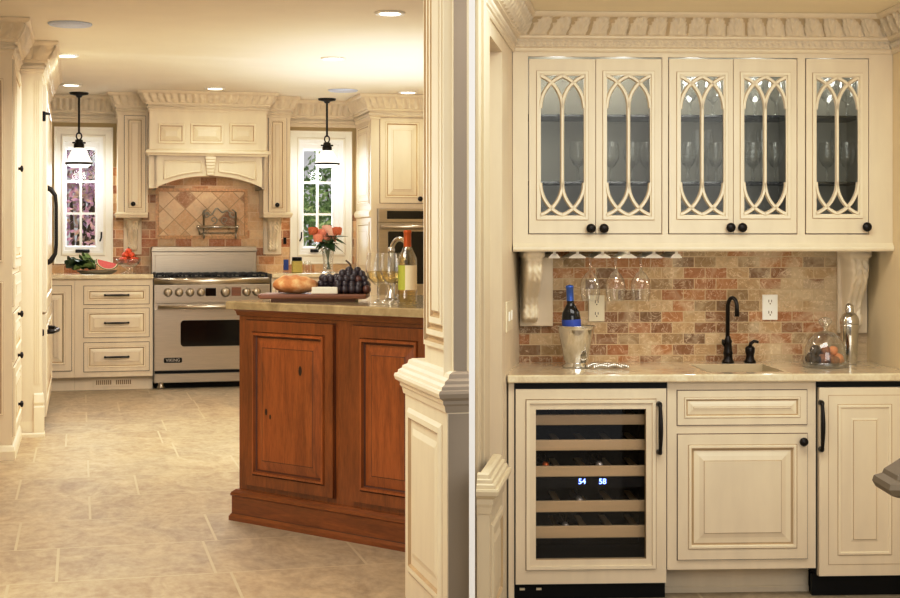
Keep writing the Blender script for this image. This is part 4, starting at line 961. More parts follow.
# white wine bottle
vwb = 4.62; u = ipos(407.5, vwb); zt_ = I.z(407.5, 230, vwb); h = zt_-izt
def bottle_prof(h, r): return [(.001, .006), (r*.8, 0), (r*.97, .004), (r, .012), (r, h*.58), (r*.93, h*.64), (r*.62, h*.72), (r*.40, h*.78), (r*.36, h*.84), (r*.36, h*.98), (.001, h*.98)]
t = thing('wine_bottle', 'white wine bottle with orange foil neck standing on the island', 'bottle', I, (u, vwb, izt)); rb = .040
mb = MB(); mb.lathe(bottle_prof(h, rb), (u, vwb, izt), 26); part('glass', mb, ['clearbottle'], t)
mb = MB(); mb.lathe([(.001, .012), (rb*.92, .012), (rb*.92, h*.56), (rb*.5, h*.72), (.001, h*.74)], (u, vwb, izt), 22); part('wine', mb, ['wine'], t)
mb = MB(); mb.lathe([(rb*.42, h*.775), (rb*.40, h*.84), (rb*.40, h*.955), (rb*.43, h*.96), (rb*.43, h*.985), (rb*.38, h), (.001, h)], (u, vwb, izt), 20); part('foil', mb, ['copper'], t)
a_c = math.atan2(-vwb*1.0, -u) ; toc = I.L(0, 0); a_c = math.atan2(0-vwb, 0-u)
mb = MB(); mb.lathe([(rb*1.012, h*.2), (rb*1.012, h*.53)], (u, vwb, izt), 16, 0, 'z', True, a_c-.25, a_c+1.3); part('label', mb, ['labelcream'], t, 'cream paper label')
mb = MB(); mb.lathe([(rb*1.012, h*.2), (rb*1.012, h*.53)], (u, vwb, izt), 12, 0, 'z', True, a_c-1.35, a_c-.25); part('back_label', mb, ['labelgreen'], t, 'olive green side label')
# island prep faucet
vfc = 5.0; uf = ipos(391.5, vfc); z_ = lambda y: I.z(392, y, vfc)
t = thing('prep_faucet', 'chrome gooseneck faucet on the island behind the wine glasses', 'faucet', I, (uf, vfc, izt))
mb = MB(); mb.lathe([(.001, 0), (.028, 0), (.028, .01), (.018, .02), (.016, .06), (.012, .08)], (uf, vfc, izt), 18)
pth = [(uf, vfc, izt+.02), (uf, vfc, z_(252))]; Rr = .052; top = z_(252)
for k in range(1, 13): a = PI-PI*k/12*.95; pth.append((uf+Rr+Rr*math.cos(a), vfc, top+Rr*1.15*math.sin(a)))
mb.tube(pth, .011, 10); part('spout', mb, ['chrome'], t)
mb = MB(); mb.ball((uf, vfc, z_(250)), .017); part('collar', mb, ['chrome'], t)

# ================================================================ COLUMN WALL END between the rooms
cu, cv = 1.1294, 4.563
ce = K.u(472.5, 4.49)
mb = MB(); mb.box(cu, ce, cv, 4.96, .0, CEIL)
mb.M = face_mu(cu)
for (zz0, zz1) in ((.90, 2.50),):
    mb.rings(cv+.035, 4.93, zz0, zz1, [(0, 0), (0, .012, 2), (.016, .014, 2), (.022, .002, 1), (.032, .002, 1), (.038, .012, 2), (.056, .012, 2), (.062, .002, 1), (.072, .002, 1), (.078, .012, 2), (.098, .012, 2), (.104, .003, 1), (.114, .003, 1), (.12, .012, 2)])
mb.M = None; struct('trim_column', mb, CR, K)
pu0 = 1.0997
mb = MB(); mb.box(pu0, ce, cv-.043, 5.14, 0, .75); mb.M = face_mu(pu0)
mb.rings(cv+.02, 5.08, .10, .67, [(0, 0), (0, .002), (.012, .010, 2), (.03, .010, 2), (.04, -.004, 1), (.05, -.004, 1), (.085, .006, 2), (.09, .006, 0)])
mb.M = None; struct('trim_pedestal', mb, CR, K)
mb = MB(); path = [(ce, 5.14), (pu0, 5.14), (pu0, cv-.043), (ce, cv-.043)]
mb.mould(path, [(0, .715), (.006, .715), (.01, .735), (.016, .742), (.016, .752), (.03, .762), (.034, .775), (.031, .784), (.023, .786), (.021, .796), (.010, .803), (.008, .812), (-.006, .819), (-.010, .832), (-.022, .838), (-.06, .84)], .5, None, 0, None, None, 0, [0, 0, 1]); struct('trim_chair_rail', mb, ['cream2', 'greige'], K)  # front run in greige: its shade is painted in
# thin greige sheets paint the shade of the wall ends
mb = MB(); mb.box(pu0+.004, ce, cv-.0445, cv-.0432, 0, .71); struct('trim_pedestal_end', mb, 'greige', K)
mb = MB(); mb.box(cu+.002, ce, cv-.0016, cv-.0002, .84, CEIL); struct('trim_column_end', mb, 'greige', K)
mb = MB(); mb.box(-.0316, -.0143, 4.3, 4.34, -.15, CEIL, 0, .001); struct('trim_white_edge', mb, 'strip', N0)  # added white strip dividing the two views, not a real moulding

# ================================================================ BAR
FB = -.15; CB = 2.163
bF, bU, bW = 5.80, 6.05, 6.40
S_u = -.518
mb = MB(); mb.prism([B.L(*p) for p in [(-.02, 1.6), (-.02, 4.3), (-.04, 4.7), (.16, 6.62), (2.4, 6.62), (2.4, 1.6)]], FB-.1, FB); struct('floor_bar', mb, 'floor', B)
mb = MB(); mb.prism([B.L(*p) for p in [(-.03, 4.66), (.15, 6.55), (2.4, 6.55), (2.4, 3.6), (-.03, 3.6)]], CB, CB+.08); struct('ceiling_bar', mb, 'ceilbar', B)
bl, brr = B.u(519, bW), B.u(866.5, bW)
mb = MB(); mb.box(bl-.15, 2.6, bW, bW+.1, FB, CB+.08); struct('wall_bar_back', mb, 'wallbar', B)
mb = MB(); mb.box(brr, brr+.1, 5.0, bW, FB, CB); struct('wall_bar_right', mb, 'wallbar', B)
# splayed left wall with an opening
sv = lambda px: S.hitu(px, HY, S_u)[0]
o0, o1_ = sv(487.5), sv(502); zh = 1.955
mb = MB(); mb.box(S_u-.1, S_u, 4.68, o0, FB, CB); mb.box(S_u-.1, S_u, o1_, 6.45, FB, CB); mb.box(S_u-.1, S_u, o0, o1_, zh, CB); struct('wall_bar_left', mb, 'cream', S)
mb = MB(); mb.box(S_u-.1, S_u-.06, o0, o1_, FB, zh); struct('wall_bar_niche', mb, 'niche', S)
mb = MB(); mb.M = face_pu(S_u)
for a, b, c in ((4.68, 4.75, .012), (4.77, 4.83, .02), (4.85, 4.93, .012), (4.95, o0, .008)): mb.box(a, b, FB, 2.02, 0, c, 0, .003)
mb.M = None; struct('trim_casing', mb, 'casing', S)
# crown: left wall, cabinet front, right wall
pl0 = B.L(*S.W(S_u, 4.9)[:2]); 
uc0, uc1 = B.u(512.5, bU), B.u(886.5, bU)
# meeting point of splayed wall and cabinet face
dS = B.L(*(S.W(S_u, 6.0)-S.W(S_u, 5.0))[:2]); kx = (bU-pl0[1])/dS[1]; pm = (pl0[0]+dS[0]*kx, bU)
mb = MB(); mb.mould([pl0, pm, (brr, bU), (brr, 5.05)], crown_prof(CB-.001, .152, .10, 11), 0.0055, carve(.017, .084), 0, None, 1, -.008); struct('trim_bar_crown', mb, ['cream', 'glaze2'], B)
# backsplash
zct = B.z(690, 374.4, bF - .03)
mb = MB(); mb.box(bl+.0, brr, bW-.010, bW-.0005, zct-.02, 1.235); struct('wall_bar_backsplash', mb, 'brickb', B)
# pedestal ends
def pedestal(name, u0, u1, v0_, v1_, z0, ztop_, fr):
    mb = MB(); mb.box(u0, u1, v0_, v1_, z0, ztop_-.09); mb.M = face_pu(u1)
    mb.rings(v0_+.04, v1_-.04, z0+.25, ztop_-.16, [(0, 0), (0, .002), (.01, .008, 2), (.025, .008, 2), (.035, -.003, 1), (.045, -.003, 1), (.07, .005, 2), (.075, .005, 0)])
    mb.M = None; mb.mould([(u0, v0_), (u1, v0_), (u1, v1_)], [(0, ztop_-.12), (.005, ztop_-.12), (.008, ztop_-.1), (.012, ztop_-.09), (.012, ztop_-.075), (.028, ztop_-.062), (.03, ztop_-.05), (.027, ztop_-.043), (.019, ztop_-.043), (.017, ztop_-.032), (.010, ztop_-.028), (.008, ztop_-.018), (.0, ztop_-.015), (-.003, ztop_-.004), (-.012, ztop_), (-.03, ztop_)], 1.0, None, 2)
    return struct(name, mb, ['casing', 'glaze', 'casing'], fr)
pedestal('trim_bar_pedestal', -.490, -.452, 4.48, 4.90, FB, .548, S)
# right pedestal just outside the frame, its cap reaching in
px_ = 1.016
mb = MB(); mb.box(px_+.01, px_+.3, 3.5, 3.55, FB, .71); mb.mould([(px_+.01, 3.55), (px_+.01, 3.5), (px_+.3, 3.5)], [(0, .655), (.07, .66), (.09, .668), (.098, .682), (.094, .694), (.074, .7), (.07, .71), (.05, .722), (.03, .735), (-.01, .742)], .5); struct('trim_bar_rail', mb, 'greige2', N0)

# ---- upper glass cabinet
zuT, zuB = B.z(700, 48, bU), B.z(700, 247, bU)
uc0, uc1 = pm[0]+.002, brr-.001
up = thing('glass_door_cabinet', 'wide cream upper bar cabinet with five gothic tracery glass doors', 'cabinet', B, ((uc0+uc1)/2, bU+.17, zuB))
doors = [(529, 595.3, 58, 234.3), (595.9, 661.3, 58.3, 234), (669, 732.8, 59.2, 233.3), (733.4, 796.4, 59.8, 232.8), (806, 868, 60.5, 232.2)]
def brect(p, v): return B.u(p[0], v), B.u(p[1], v), B.z((p[0]+p[1])/2, p[3], v), B.z((p[0]+p[1])/2, p[2], v)
dq = [brect((p[0], p[1], 59.2, 233.4), bU) for p in doors]
mb = MB(); zd0 = min(q[2] for q in dq)-.004; zd1 = max(q[3] for q in dq)+.004
ffr = face_v(bU+.022)
mb.box(uc0, uc1, bU, bU+.022, zd1, CB-.01); mb.box(uc0, uc1, bU, bU+.022, zuB, zd0)
for a, b in ((uc0, dq[0][0]-.004), (dq[1][1]+.004, dq[2][0]-.004), (dq[3][1]+.004, dq[4][0]-.004), (dq[4][1]+.004, uc1)): mb.box(a, b, bU, bU+.022, zd0, zd1)
part('face_frame', mb, ['cream'], up)
mb = MB(); ve = bW-.011; tk = .014
mb.box(uc0, uc1, ve-.01, ve, zuB, CB-.01); mb.box(uc0, uc1, bU+.022, ve, zuB, zuB+.016); mb.box(uc0, uc1, bU+.022, ve, zuT-.02, zuT)
mb.box(uc0, dq[0][0]-.01, bU+.022, ve, zuB, CB-.01); mb.box(dq[4][1]+.01, uc1, bU+.022, ve, zuB, CB-.01)
for a, b in ((dq[1][1], dq[2][0]), (dq[3][1], dq[4][0])): m_ = (a+b)/2; mb.box(m_-.009, m_+.009, bU+.022, ve, zuB, zuT)
part('interior', mb, ['inner'], up)
vs_ = bU+.06
zs1, zs2 = B.z(700, 182.5, vs_), B.z(700, 116, vs_)
for z in (zs1, zs2):
    mb = MB(); mb.box(dq[0][0]-.009, dq[4][1]+.009, vs_, ve-.012, z-.004, z+.004); part('glass_shelf', mb, ['shelfglass'], up, 'dark edged glass shelf')
mb = MB(); mb.mould([(uc0, bU), (uc1, bU)], [(0, zuB-.018), (.014, zuB-.018), (.02, zuB-.010), (.02, zuB), (.012, zuB+.006), (.004, zuB+.016), (0, zuB+.016)], .4); mb.box(uc0, uc1, bU+.0005, bU+.05, zuB-.018, zuB); part('light_rail', mb, ['cream2'], up)
glassq = [(541.3, 583.3, 76, 215), (607.5, 649.5, 76, 215), (681.3, 723, 77, 214.5), (744.7, 785.5, 77.2, 214), (817, 857.5, 78, 213.5)]
knobs = [(590.3, 228.5), (603.2, 228.5), (729.6, 227.6), (741.2, 227.6), (865.3, 227)]
for q, gpx, kn in zip(dq, glassq, knobs):
    g = brect(gpx, bU); mb = MB(); f_ = face_v(bU+.018); T = .018+.004
    mb.M = f_
    def ring(mbx, o, i, c0, c1, mat):       # flat picture frame between rect o and rect i
        vs = [(o[0], o[2], c1), (o[1], o[2], c1), (o[1], o[3], c1), (o[0], o[3], c1), (i[0], i[2], c1), (i[1], i[2], c1), (i[1], i[3], c1), (i[0], i[3], c1)]
        vs += [(x, y, c0) for x, y, _ in vs]
        fs = [(k, (k+1) % 4, 4+(k+1) % 4, 4+k) for k in range(4)]+[(8+k, 8+(k+1) % 4, 12+(k+1) % 4, 12+k) for k in range(4)]
        fs += [(k, (k+1) % 4, 8+(k+1) % 4, 8+k) for k in range(4)]+[(4+k, 4+(k+1) % 4, 12+(k+1) % 4, 12+k) for k in range(4)]
        mbx.add(vs, fs, mat)
    ex = lambda r, d: (r[0]-d, r[1]+d, r[2]-d, r[3]+d)
    gi = ex(g, .002)
    ring(mb, q, ex(gi, .019), 0, T, 0); ring(mb, ex(gi, .019), ex(gi, .017), 0, T-.002, 1); ring(mb, ex(gi, .017), ex(gi, .006), 0, T+.006, 2); ring(mb, ex(gi, .006), gi, .002, T-.002, 2)
    mb.M = None; d = part('door', mb, CR, up)
    # tracery
    mb = MB(); vT = bU+.006; L0, R0, Z0, Z1 = g; Cm = (L0+R0)/2; sp = .036/.248*.0+ (Z1-Z0)*.232
    def bar(pts):
        mb.M = None; n = len(pts); w = .0088; vs = []
        for k, (x, z) in enumerate(pts):
            x2, z2 = pts[min(k+1, n-1)]; x1, z1 = pts[max(k-1, 0)]; dx, dz = x2-x1, z2-z1; l = math.hypot(dx, dz) or 1; nx, nz = -dz/l, dx/l
            vs += [(x+nx*w, vT, z+nz*w), (x+nx*w*.5, vT-.013, z+nz*w*.5), (x-nx*w*.5, vT-.013, z-nz*w*.55), (x-nx*w, vT, z-nz*w)]
        mb.add(vs, [(4*k+a, 4*k+b, 4*k+4+b, 4*k+4+a) for k in range(n-1) for a, b in ((0, 1), (1, 2), (2, 3), (3, 0))])
    bar([(Cm, Z0+sp), (Cm, Z1-sp)])
    amax = math.radians(72)
    for (x0, x1) in ((L0-.003, Cm), (Cm, L0-.003), (Cm, R0+.003), (R0+.003, Cm)):
        for top in (1, 0):
            pts = []
            for k in range(15):
                ph = amax*k/14; x = x0+(x1-x0)*(1-math.cos(ph))/(1-math.cos(amax)); hh = sp*math.sin(ph)/math.sin(amax)
                pts.append((x, (Z1-sp+hh) if top else (Z0+sp-hh)))
            bar(pts)
    part('tracery', mb, ['cream2'], d)
    mb = MB(); mb.box(gi[0]-.004, gi[1]+.004, bU+.008, bU+.011, gi[2]-.004, gi[3]+.004); part('glass_pane', mb, ['cabglass'], d, 'seeded clear glass')
    part('knob', knob_mb((B.u(kn[0], bU), bU-.004, B.z(kn[0], kn[1], bU)), .0195), ['bronze'], d, 'round dark bronze knob')
# glasses inside
def gob_prof(h, rb): return wineglass_prof(h, rb, rb*.85, .55, .8)
gob = thing('goblet', 'clear goblet on lower shelf behind the far left tracery door', 'goblet', B, (B.u(578, 6.2), 6.2, zs1+.0042), 'goblets on the cabinet shelves')
mb = MB(); mb.lathe([(.001, .003), (.03, 0), (.03, .002), (.008, .008), (.005, .03), (.006, .062), (.02, .072), (.034, .1), (.036, .13), (.030, .168)], (B.u(578, 6.2), 6.2, zs1+.0042), 20); part('bowl_and_stem', mb, ['glass'], gob)
flute = None
dn = ['first', 'second', 'third', 'fourth', 'fifth']
lst = [(611, zs1, 'lower', 2, 'at left'), (632, zs1, 'lower', 2, 'at middle'), (647, zs1, 'lower', 2, 'at right'), (688, zs1, 'lower', 3, 'at left'), (716, zs1, 'lower', 3, 'at right'), (753, zs1, 'lower', 4, 'at left'), (775, zs1, 'lower', 4, 'at right'), (827, zs1, 'lower', 5, 'at left'), (847, zs1, 'lower', 5, 'at right'),
       (690, zs2, 'upper', 3, 'at left'), (713, zs2, 'upper', 3, 'at right'), (755, zs2, 'upper', 4, 'at left'), (776, zs2, 'upper', 4, 'at right'), (828, zs2, 'upper', 5, 'at left'), (847, zs2, 'upper', 5, 'at right')]
for px, z, sh, dnr, side in lst:
    dup(gob, B, (B.u(px, 6.22), 6.22, z+.0042), 'clear goblet on %s shelf behind %s tracery door from left, %s' % (sh, dn[dnr-1], side))
fl = None
for px, dnr, side in ((697, 3, 'left'), (708, 3, 'right'), (762, 4, 'middle'), (836, 5, 'middle')):
    lab = 'tall flute glass on lower shelf behind %s tracery door from left, %s' % (dn[dnr-1], side); o_ = (B.u(px, 6.28), 6.28, zs1+.0042)
    if fl is None:
        fl = thing('flute_glass', lab, 'flute', B, o_, 'flutes on the lower shelf'); mb = MB(); mb.lathe([(.001, .003), (.026, 0), (.026, .002), (.006, .008), (.004, .05), (.006, .08), (.018, .1), (.024, .15), (.021, .225)], o_, 18); part('bowl_and_stem', mb, ['glass'], fl)
    else: dup(fl, B, o_, lab)
# stemware rack
t = thing('stemware_rack', 'white slotted stemware rack fixed under the upper bar cabinet', 'rack', B, (B.u(615, bU), bU+.15, zuB-.05))
zr = zuB-.0005
for x0, x1 in ((549, 560), (569, 586), (594, 611), (620, 637), (645.5, 662.5), (671, 682)):
    vr = bU+.06; a, b = B.u(x0, vr), B.u(x1, vr); m_ = (a+b)/2; zz = zr-.046; mb = MB()
    mb.box(m_-.006, m_+.006, vr, bW-.03, zz+.012, zr); 
    mb.add([(a, vr, zz), (b, vr, zz), (b, vr, zz+.005), (m_+.012, vr, zz+.018), (m_-.012, vr, zz+.018), (a, vr, zz+.005)]+[(a, bW-.03, zz), (b, bW-.03, zz), (b, bW-.03, zz+.005), (m_+.012, bW-.03, zz+.018), (m_-.012, bW-.03, zz+.018), (a, bW-.03, zz+.005)],
           [(0, 1, 2, 3, 4, 5), (11, 10, 9, 8, 7, 6)]+[(k, (k+1) % 6, 6+(k+1) % 6, 6+k) for k in range(6)])
    part('rail', mb, ['whiteplastic'], t)
hg = None
for px, pos in ((590.3, 'left'), (615.5, 'middle'), (640.8, 'right')):
    vr = bU+.16; u = B.u(px, vr); z0 = zr-.0275; h = z0-B.z(px, 301, vr)+.0
    lab = 'upside-down wine glass hanging from the rack, %s one of three' % pos
    if hg is None:
        o_ = (u, vr, z0-h); hg = thing('hanging_wine_glass', lab, 'wine glass', B, o_, 'wine glasses hanging from the rack')
        mb = MB(); mb.lathe([(r, h-z) for r, z in [(.001, .0), (.018, .0), (.036, .002), (.036, .004), (.016, .007), (.006, .016), (.0045, h*.25), (.005, h*.36), (.02, h*.42), (.037, h*.55), (.042, h*.68), (.040, h*.84), (.034, h)]], o_, 24); part('bowl_and_stem', mb, ['glass'], hg)
    else: dup(hg, B, (u, vr, z0-h), lab)
# corbels
for px0, px1, c0, c1, zb_px, nm in ((519.5, 552.5, 523, 546, 326, 'left'), (836.5, 866, 849, 873, 333, 'right')):
    vp = bW-.0105; a, b = B.u(px0, vp), min(B.u(px1, vp), brr-.002); z0 = B.z(px0, zb_px, vp)
    t = thing('carved_corbel', 'carved cream corbel under the %s end of the bar cabinet' % nm, 'corbel', B, ((a+b)/2, vp, z0), 'carved corbels under the bar cabinet')
    mb = MB(); mb.box(a, b, vp-.02, vp, z0, zuB-.001, 0, .003); part('back_panel', mb, ['cream'], t)
    PT = .26 if nm == 'left' else .15; vf = vp-.02-PT; cc = B.u((c0+c1)/2, vf); w = B.u(c1, vf)-B.u(c0, vf); cc = min(cc, brr-.002-w*.58)
    part('scroll', corbel_mb(B, cc, zuB-.019, z0+.02, vp-.02, PT, .02, w*.88, w*.66), ['cream2', 'glaze2'], t)

# ---- outlets and switch
def outlet(fr, px0, px1, py0, py1, v, mat, label, name='wall_outlet'):
    a, b = fr.u(px0, v), fr.u(px1, v); z0, z1 = fr.z(px0, py1, v), fr.z(px0, py0, v)
    t = thing(name, label, 'outlet', fr, ((a+b)/2, v, z0), 'outlets on the bar backsplash')
    mb = MB(); mb.box(a, b, v-.006, v, z0, z1, 0, .003); part('cover_plate', mb, [mat], t)
    for k in (.28, .72):
        mb = MB(); zc_ = z0+(z1-z0)*k; m_ = (a+b)/2; mb.M = face_v(v-.006); mb.prism(rrect(m_-.017, m_+.017, zc_-.014, zc_+.014, .008), 0, .002, 0)
        for dx, hh in ((-.006, .006), (.006, .005)): mb.box(m_+dx-.0014, m_+dx+.0014, zc_-hh+.003, zc_+hh+.003, .002, .0024, 1)
        mb.box(m_-.0025, m_+.0025, zc_-.011, zc_-.006, .002, .0024, 1); mb.M = None; part('socket', mb, [mat, 'gap'], t)
outlet(B, 588.5, 604.5, 295, 321.5, bW-.0105, 'ivory', 'ivory outlet on brick backsplash behind the ice bucket')
outlet(B, 762, 777.5, 294.5, 320, bW-.0105, 'whiteplastic', 'white outlet on brick backsplash right of the black faucet')
va, vb2 = S.hitu(505.5, 315, S_u)[0], S.hitu(511.5, 315, S_u)[0]; z0, z1 = S.hitu(508, 331, S_u)[1], S.hitu(508, 301, S_u)[1]
t = thing('light_switch', 'cream light switch plate on the wall left of bar', 'switch', S, (S_u, (va+vb2)/2, z0))
mb = MB(); mb.box(S_u, S_u+.006, va, vb2, z0, z1, 0, .002); part('cover_plate', mb, ['ivory'], t)
for k in (.3, .7): mb = MB(); y = va+(vb2-va)*k; mb.box(S_u+.006, S_u+.011, y-.018, y+.018, z0+.04, z1-.04, 0, .002); part('rocker', mb, ['whiteplastic'], t)

# ---- bar countertop, sink, faucet
cl, cr_ = B.L(*S.W(S_u, 5.79)[:2])[0]+.003, brr-.002
cl = B.u(507.5, bF-.03); cthk = .031
s0, s1 = B.u(697, 6.1), B.u(771, 6.1)
sv0, sv1 = B.hitz(735, 371.8, zct)[1], min(6.24, B.hitz(735, 362.6, zct)[1])
mb = MB(); fl_ = bF-.03; bk = bW-.0105; zb_ = zct-cthk
mb.box(cl, s0, fl_, bk, zb_, zct, 0, .006); mb.box(s1, cr_, fl_, bk, zb_, zct, 0, .006); mb.box(s0-.006, s1+.006, fl_, sv0, zb_, zct, 0, .006); mb.box(s0-.006, s1+.006, sv1, bk, zb_, zct, 0, .006)
# trim left corner against the splayed wall
ctop = solo('bar_countertop', mb, 'stone', B, 'cream stone countertop of the wet bar with sink cutout', 'countertop')
mb = MB(); x0, x1, y0, y1, zt_, zb2 = s0+.001, s1-.001, sv0+.001, sv1-.001, zb_+.03, zb_-.12
mb.add([(x0, y0, zt_), (x1, y0, zt_), (x1, y1, zt_), (x0, y1, zt_), (x0+.01, y0+.01, zb2), (x1-.01, y0+.01, zb2), (x1-.01, y1-.01, zb2), (x0+.01, y1-.01, zb2)], [(0, 1, 5, 4), (1, 2, 6, 5), (2, 3, 7, 6), (3, 0, 4, 7), (4, 5, 6, 7)])
mb.lathe([(.001, .002), (.02, .002), (.022, 0)], ((x0+x1)/2, (y0+y1)/2, zb2+.001), 14, 1)
solo('bar_sink', mb, ['sinkc', 'chrome'], B, 'small undermount sink set in the bar countertop', 'sink')
zct += .0005
vfa = min(6.27, sv1+.06); vfa = min(6.29, B.hitz(728, 361.5, zct)[1])
t = thing('bar_faucet', 'black gooseneck faucet on the bar countertop behind the sink', 'faucet', B, (B.u(728, vfa), vfa, zct)); uf = B.u(728, vfa)
zz = lambda y: B.z(728, y, vfa)
mb = MB(); mb.lathe([(.001, 0), (.026, 0), (.026, .008), (.020, .014), (.018, .035), (.021, .04), (.018, .05), (.015, .085), (.018, .09), (.014, .10), (.009, .115)], (uf, vfa, zct), 18); part('base', mb, ['bronze'], t)
mb = MB(); pth = [(uf-.002, vfa, zct+.1), (uf-.001, vfa, zz(305))]; R2 = .014
for k in range(1, 15): a = PI-PI*k/14; pth.append((uf+R2+R2*math.cos(a), vfa-.045*(k/14), zz(305)+R2*2.2*math.sin(a)))
pth.append((uf+2*R2, vfa-.046, zz(316))); mb.tube(pth, [.009]*2+[.0085]*14+[.0105], 10); part('spout', mb, ['bronze'], t)
mb = MB(); mb.tube([(uf-.012, vfa, zct+.07), (uf-.024, vfa-.01, zct+.085), (uf-.022, vfa-.012, zct+.10)], .006); part('lever', mb, ['bronze'], t)
vd = min(6.30, B.hitz(750, 361, zct)[1]); ud = B.u(750, vd)
t = thing('soap_dispenser', 'black soap dispenser right of the bar faucet', 'dispenser', B, (ud, vd, zct))
mb = MB(); mb.lathe([(.001, 0), (.025, 0), (.025, .008), (.019, .014), (.016, .03), (.020, .045), (.021, .062), (.014, .07), (.001, .074)], (ud, vd, zct), 18); part('body', mb, ['bronze'], t)
mb = MB(); mb.tube([(ud, vd, zct+.07), (ud+.004, vd, zct+.082), (ud+.016, vd-.008, zct+.092), (ud+.034, vd-.012, zct+.088)], [.008, .008, .007, .006]); part('nozzle', mb, ['bronze'], t)

# ---- ice bucket, bottle, tongs chain
vi = B.hitz(577, 367, zct)[1]; ui = B.u(576, vi); zz = lambda y: B.z(576, y, vi); hB = zz(325.5)-zct
t = thing('ice_bucket', 'shiny flared metal wine bucket on the bar countertop', 'bucket', B, (ui, vi, zct))
rt, rbm = (B.u(595, vi)-B.u(556.5, vi))/2, (B.u(588, vi)-B.u(564, vi))/2
mb = MB(); mb.lathe([(.001, .02), (rbm*.8, .018), (rbm*.85, .006), (rbm*1.12, 0), (rbm*1.14, .005), (rbm*.9, .016), (rbm*.92, .022), (rbm*1.0, .03), (rt*.94, hB*.9), (rt*.96, hB*.97), (rt*1.03, hB*.985), (rt*1.03, hB), (rt*.97, hB), (rt*.93, hB*.9), (rbm*.97, .034), (.001, .028)], (ui, vi, zct), 32); part('pail', mb, ['chrome'], t)
ub2, vb3 = ui-.011, vi+.006; zbb = zct+.036; ztp = B.z(569, 284.5, vb3); h = ztp-zbb; rbo = (B.u(580, vb3)-B.u(561, vb3))/2
t = thing('wine_bottle', 'dark red wine bottle with blue foil standing in the metal bucket', 'bottle', B, (ub2, vb3, zbb))
zl1, zl0 = B.z(570, 306, vb3)-zbb, B.z(570, 318, vb3)-zbb
mb = MB(); mb.lathe([(.001, .004), (rbo*.8, 0), (rbo, .008), (rbo, zl0), (rbo*.92, zl0+(zl1-zl0)*.45), (rbo*.6, zl1-.004), (rbo*.38, zl1+.01), (rbo*.35, zl1+.03), (rbo*.35, h*.98), (.001, h*.98)], (ub2, vb3, zbb), 24); part('glass', mb, ['darkbottle'], t); t.rotation_euler = (0, -.05, B.th)
mb = MB(); mb.lathe([(rbo*.40, zl1+.022), (rbo*.38, zl1+.035), (rbo*.38, h*.95), (rbo*.42, h*.955), (rbo*.42, h*.985), (.001, h)], (ub2, vb3, zbb), 18); part('foil', mb, ['bluefoil'], t)
mb = MB(); mb.lathe([(rbo*1.01, zl0-.10), (rbo*1.01, zl0-.005)], (ub2, vb3, zbb), 22); part('label', mb, ['bluelabel'], t, 'blue label')
t = thing('ice_tongs', 'silver beaded ice tongs lying right of the wine bucket', 'tongs', B, (B.u(607, 6.1), 6.1, zct))
mb = MB(); vt0 = B.hitz(605, 368, zct)[1]; p0 = Vector((B.u(588, vt0), vt0, zct+.007))
for k in range(22):
    x = k/21; mb.ball(p0+Vector((x*.155, 0.055*math.sin(4.2*x)-.01, .006*abs(math.sin(9*x)))), .0078, 8, 6)
part('arm', mb, ['chrome'], t)
mb = MB()
for k in range(18):
    x = k/17; mb.ball(p0+Vector((.02+x*.125, -.035-.012*math.sin(6*x+1), .007*abs(math.sin(7*x)))), .0078, 8, 6)
part('arm', mb, ['chrome'], t)

# ---- glass dome with sweets, shaker
vdm = min(6.2, B.hitz(825, 366.5, zct)[1]); udm = B.u(825, vdm); rd = (B.u(848.5, vdm)-B.u(801.5, vdm))/2; zz = lambda y: B.z(825, y, vdm)
mb = MB(); mb.lathe([(.001, .006), (rd*.9, .006), (rd*.97, .022), (rd, .022), (rd*.95, .003), (rd*.8, 0), (.001, 0)], (udm, vdm, zct), 32)
solo('cake_plate', mb, 'dome', B, 'round glass plate under the glass dome on the bar', 'plate')
t = thing('glass_dome', 'clear glass dome cover with knob on the bar countertop', 'dome', B, (udm, vdm, zct+.0225)); rr = rd*.9; hD = zz(331)-zct-.0065; zb0 = zct+.0065
mb = MB(); mb.lathe([(rr, 0), (rr, .012)]+[(rr*math.cos(a)**.85, .012+(hD-.012)*math.sin(a)) for a in [PI/2*k/12*.985 for k in range(1, 13)]], (udm, vdm, zb0), 32); part('cover', mb, ['dome'], t)
mb = MB(); zk = zb0+hD; mb.lathe([(.012, -.002), (.007, .006), (.009, .014), (.02, .026), (.026, .036), (.026, .046), (.018, .054), (.001, .058)], (udm, vdm, zk), 18); part('knob', mb, ['dome'], t)
random.seed(5); sw = [(-.06, .0, .026, 'choc'), (-.035, .035, .022, 'choc'), (-.05, -.035, .022, 'choc'), (-.015, -.02, .024, 'nut'), (-.01, .03, .023, 'nut'), (.018, .005, .024, 'nut'), (.03, -.045, .02, 'nut'), (.055, -.015, .024, 'peach'), (.048, .03, .022, 'peach'), (-.042, .0, .024, 'choc'), (.002, .0, .022, 'nut'), (.036, .0, .02, 'peach')]
for k, (dx, dy, r, mt) in enumerate(sw):
    z = zct+.0065+r if k < 9 else zct+.0065+.058; mb = MB(); c = Vector((udm+dx*.95, vdm+dy*.95, z)); mb.ball(c, r, 10, 7)
    mb.v = [c+(p-c)*(1+.14*math.sin(40*p.x*8+p.z*210)*math.cos(p.y*230)) for p in mb.v]
    d_ = {'choc': 'dark chocolate sweet at the left under glass dome', 'nut': 'brown nutty sweet in the middle under glass dome', 'peach': 'pale orange sweet at the right under glass dome'}[mt]
    solo('sweet', mb, mt, B, d_, 'sweet', {'choc': 'dark sweets under the dome', 'nut': 'brown sweets under the dome', 'peach': 'orange sweets under the dome'}[mt])
vsh = min(6.29, B.hitz(850, 363.5, zct)[1]); ush = B.u(849.5, vsh); hS = B.z(850, 303, vsh)-zct; rs = (B.u(859, vsh)-B.u(840, vsh))/2
